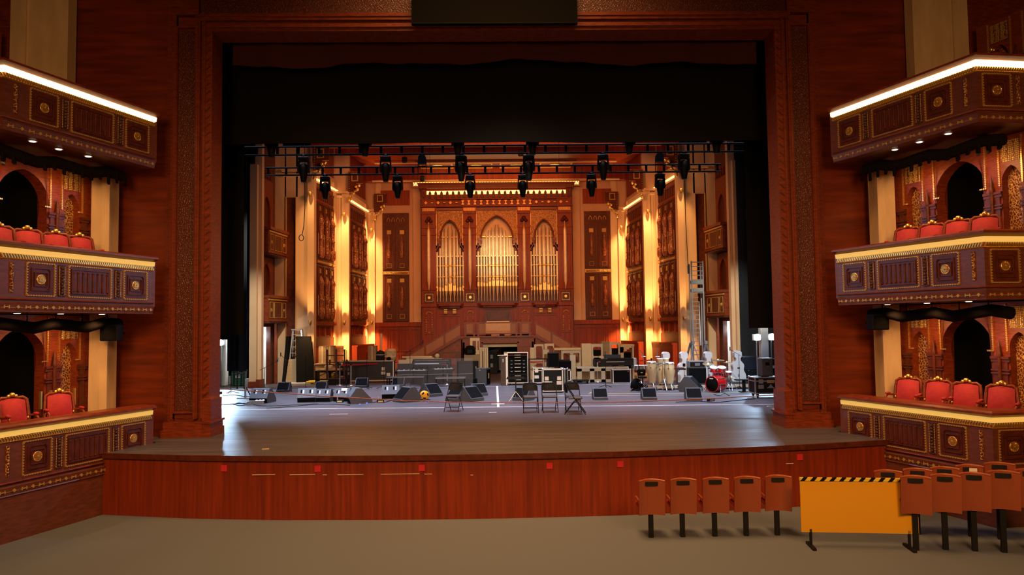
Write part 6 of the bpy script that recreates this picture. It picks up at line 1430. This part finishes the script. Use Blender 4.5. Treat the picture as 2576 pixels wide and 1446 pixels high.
for (px,py,r,tl,ang,lb) in ((1806,906,.24,.1,0,'large pale cymbal tilted high over the red toms'),(1828,912,.22,.06,.5,'dark thin cymbal next to the high pale one'),(1781,914,.20,.3,-.5,'sloping cymbal arm end on the congas side of the kit'),(1838,950,.16,.02,.4,'hi-hat pair low beside the small red tom')):
    Yq = Yd+.6; q = P(px,py,Yq); t = thing('cymbal', lb, 'cymbal', (q.x,Yq,0), 0, 'cymbals of the drum kit'); Mt = Matrix.Translation((0,0,q.z)) @ rotx(tl).to_4x4() @ roty(tl*ang).to_4x4()
    MB(Mt).lathe([(r,0),(r*.5,.02),(r*.16,.03),(r*.1,.05),(.01,.055),(.01,.045),(r*.5,.012)],(0,0,0),24).build('disc', M['cymbal'], t); MB().tube([(0,0,.2),(0,0,q.z+.05)],.013,6).build('stand_pole', M['chrome'], t)
    for k in range(3): a = k*2*PI/3+ang; MB().tube([(0,0,.36),(.32*math.cos(a),.32*math.sin(a),.012)],.014,6).build('stand_leg', M['chrome'], t)
p = G(1872,986); t = thing('piano_bench', 'flat black keyboard bench on one thick leg beside the drum kit', 'bench', (p.x,p.y,0)); MB().rbox(-.32,.3,-.12,.14,.42,.47,.02).build('seat', M['bplast'], t); MB().box(-.05,.05,-.04,.06,.03,.42).build('leg', M['bmetal'], t); MB().box(-.16,.16,-.14,.16,0,.03).build('foot', M['bmetal'], t)
# ---- black rack, post speaker and road case at the drum side
Y = 29.85; t = thing('equipment_case', 'dark blue equipment case with a shiny top behind the drum kit', 'case', (xat(1880,Y),Y,ZR)); MB().rbox(-.31,.3,-.25,.25,zat(1880,931,Y)-ZR,zat(1880,895,Y)-ZR,.04).build('upper_case', M['bluebk'], t); MB().rbox(-.34,.3,-.28,.28,0,zat(1880,931,Y)-ZR,.02).build('lower_case', M['bplast'], t); MB().box(-.08,-.02,-.27,-.25,.35,.42).build('catch', M['lgrey'], t)
p = G(1928,999); t = flight_case('black road case on castors with double silver latches, cut off by the portal',1931,999,1.02,.62,.52,0,CG,.16,2,.78); MB().box(-.12,.12,-.335,-.31,.50,.60).build('label_sheet', M['card'], t)
b = MB().ext([(-.09,.36),(.09,.36),(.03,.42),(0,.47),(-.03,.42)],-.335,-.31); b.box(-.12,.12,-.33,-.31,.33,.36); b.build('silver_badge', M['alu'], t)
tag(MB().rbox(p.x-.2,p.x+.16,p.y-.15,p.y+.2,.70,.71,.004).build('rubber_mat', M['black']), 'thin black mat on top of the road case', 'mat')
t = thing('loudspeaker', 'grey-black loudspeaker standing on the road case in front of the pale post', 'speaker', (p.x,p.y+.03,.712), .1); MB().rbox(-.2,.2,-.17,.17,0,.6,.02).build('cabinet', M['wedge'], t); MB().box(-.07,.07,-.178,-.17,.36,.46).build('socket_plate', M['black'], t); MB().box(-.02,.04,-.18,-.17,.3,.32).build('badge', M['grey'], t)
# ---- aluminium lift
Y = 30.9; t = thing('lift_tower', 'tall aluminium lift tower with cage and outriggers behind the white cases', 'lift', (xat(1757,Y),Y,0))
zt, zm, zb = zat(1752,657,Y), zat(1752,818,Y), zat(1752,862,Y)
for sx in (-1,1):
    for y in (-.15,.2): MB().box(sx*.24-.025,sx*.24+.025,y-.025,y+.025,.5,zt if y < 0 else zt-.1).build('mast', M['alud'], t)
n = 22
for k in range(n): z = 1.2+(zt-1.25)*k/(n-1); MB().box(-.24,.02 if k < 14 else .24,-.165,-.135,z-.015,z+.015).build('rung', M['alud'], t)
for z in (zt-.95,zt-1.3): MB().box(-.23,.25,-.18,.22,z,z+.14).build('platform_plate', M['grey'], t)
MB().tube([(.06,-.2,zb-.1),(.03,-.2,zt-1.7)],.055,8,True,.02).build('mast_column', M['alu'], t)
for sx in (-1,1):
    MB().bar((sx*.27,-.2,zb),(sx*.55,-.6,.25),.06,.06).build('outrigger', M['alud'], t); MB().bar((sx*.27,.2,zb),(sx*.55,.6,.25),.06,.06).build('outrigger', M['alud'], t); MB().bar((sx*.27,-.2,zb),(-sx*.1,-.3,.5),.04,.04).build('brace', M['alud'], t); MB().box(sx*.27-.06,sx*.27+.06,-.26,-.14,zb-.06,zb+.08).build('collar', M['alud'], t)
MB().box(-.5,.5,-.55,.55,.20,.5).build('base', M['grey'], t)
for sx in (-1,1): MB().lathe([(.09,-.03),(.09,.03)],(sx*.5,-.5,.26),10,'x').build('wheel', M['black'], t)
# ---- reel, small boxes, rope, cables
p = G(1068,1006); t = thing('cable_reel', 'bright yellow cable reel standing on its black frame', 'cable reel', p, .35)
MB().lathe([(.07,-.09),(.15,-.08),(.155,-.06),(.15,-.05),(.09,-.03),(.09,.03),(.15,.05),(.155,.06),(.15,.08),(.05,.09)],(0,0,.165),22,'y').build('drum', M['reel'], t); MB().lathe([(.06,-.1),(.05,-.105)],(0,0,.165),12,'y').build('socket_plate', M['white'], t)
b = MB()
for k in range(3): a = k*2*PI/3+.3; b.cb((.1*math.cos(a),-.082,.165+.1*math.sin(a)),(.05,.02,.09), roty(-a))
b.build('cut_out', M['black'], t); MB().tube([(-.14,-.1,.01),(-.14,.12,.01),(.16,.12,.01),(.16,-.1,.01)],.012,6).build('stand', M['bmetal'], t); MB().tube([(-.05,.1,.02),(-.1,.1,.34),(.02,.1,.38)],.012,6).build('handle', M['bmetal'], t)
for i, (px,py) in enumerate(((855,1012),(957,1012),(1788,1009),(550,991))):
    p = G(px,py); t = thing('cable_box', ['small yellow-faced junction box before the paper-topped monitor','small junction box in the cable tangle before the blue-grey monitor','small silver junction box before the red drum kit','small yellow-faced junction box in the glare by the portal'][i], 'junction box', p, .2*i, 'small junction boxes on cables')
    MB().rbox(-.12,.12,-.06,.06,0,.09,.01).build('body', M['bplast'], t); MB().box(-.08,.08,-.068,-.06,.02,.06).build('face', M['tapey' if i != 2 else 'alu'], t); MB().tube([(-.08,.0,.09),(-.08,.0,.2)],.018,6).build('plug', M['lgrey'], t)
for i, (px,py) in enumerate(((905,1018),(923,1015),(1072,1012),(1769,1010),(1740,983))):
    p = G(px,py); t = MB().lathe([(.03,0),(.035,.012),(.02,.03),(.006,.034)],p,10).build('blue_marker', M['blueled']); tag(t, 'small glowing blue floor marker %s' % ['at the foot of the sideways monitor','just past the sideways monitor','before the yellow cable reel','before the small grey monitor','under the big drum monitor'][i], 'marker', 'small blue floor markers')
pts = [P(px,py,21.3) for px,py in ((546,977),(640,984),(730,990),(800,996),(900,1001),(1000,1007),(1130,1011.5),(1250,1013),(1400,1013),(1500,1012.5),(1600,1010),(1700,1006),(1800,1002),(1880,997),(1956,993))]
t = thing('barrier_rope', 'orange and black braided rope strung low across the whole stage front', 'rope', (0,21.3,0)); b = MB().tube(pts,.014,6); b.v = [p-Vector((0,21.3,0)) for p in b.v]; b.build('braid', M['rope'], t)
for p in (pts[0],pts[-1]): MB().tube([(p.x,0,.02),(p.x,0,p.z+.05)],.015,6).lathe([(.12,0),(.11,.02),(.02,.03)],(p.x,0,0),12).build('end_post', M['bmetal'], t)
def floor_cable(pxs, label, r=.012):
    pts = [G(px,py)+Vector((0,0,r)) for px,py in pxs]; P2 = []
    for i in range(len(pts)-1):
        p0, p1, p2, p3 = pts[max(i-1,0)], pts[i], pts[i+1], pts[min(i+2,len(pts)-1)]
        for k in range(6): u = k/6; P2.append(.5*((2*p1)+(p2-p0)*u+(2*p0-5*p1+4*p2-p3)*u*u+(3*p1-p0-3*p2+p3)*u**3))
    tag(MB().tube(P2+[pts[-1]],r,5).build('floor_cable', M['cable']), label, 'cable', 'black cables on the stage floor')
floor_cable([(552,1017),(580,1017),(620,1015),(655,1021),(700,1021),(760,1018),(800,1016)],'black cable trailing from the portal to the pale monitor')
floor_cable([(670,1027),(720,1024),(790,1018),(840,1017),(880,1020)],'black cable curving before the paired monitors')
floor_cable([(588,1019),(600,1014),(618,1018),(604,1021),(590,1018)],'loop of black cable near the glare by the portal')
floor_cable([(925,1008),(940,1013),(950,1010),(965,1013),(985,1008),(1000,1010)],'tangled black cable before the blue-grey monitor')
floor_cable([(560,996),(590,994),(620,998),(650,995),(690,992)],'black cable by the thick tripod stand')
floor_cable([(1700,1012),(1760,1010),(1800,1013),(1850,1008),(1900,1004)],'black cable before the red drum kit')
floor_cable([(1795,992),(1810,996),(1822,990),(1835,996)],'short black cable squiggle at the foot of the bass drum')
p = G(668,1130); tag(MB().cb((p.x,p.y,.008),(.14,.04,.012), rotz(.2)).build('wood_sliver', M['creamg']), 'little pale wood sliver lying on the bare apron boards', 'debris')
p = G(1945,1022); tag(MB().cb((p.x-.12,p.y,.008),(.14,.05,.012)).build('paper_scrap', M['paper']), 'white paper scrap on the boards by the drum side pier', 'paper')
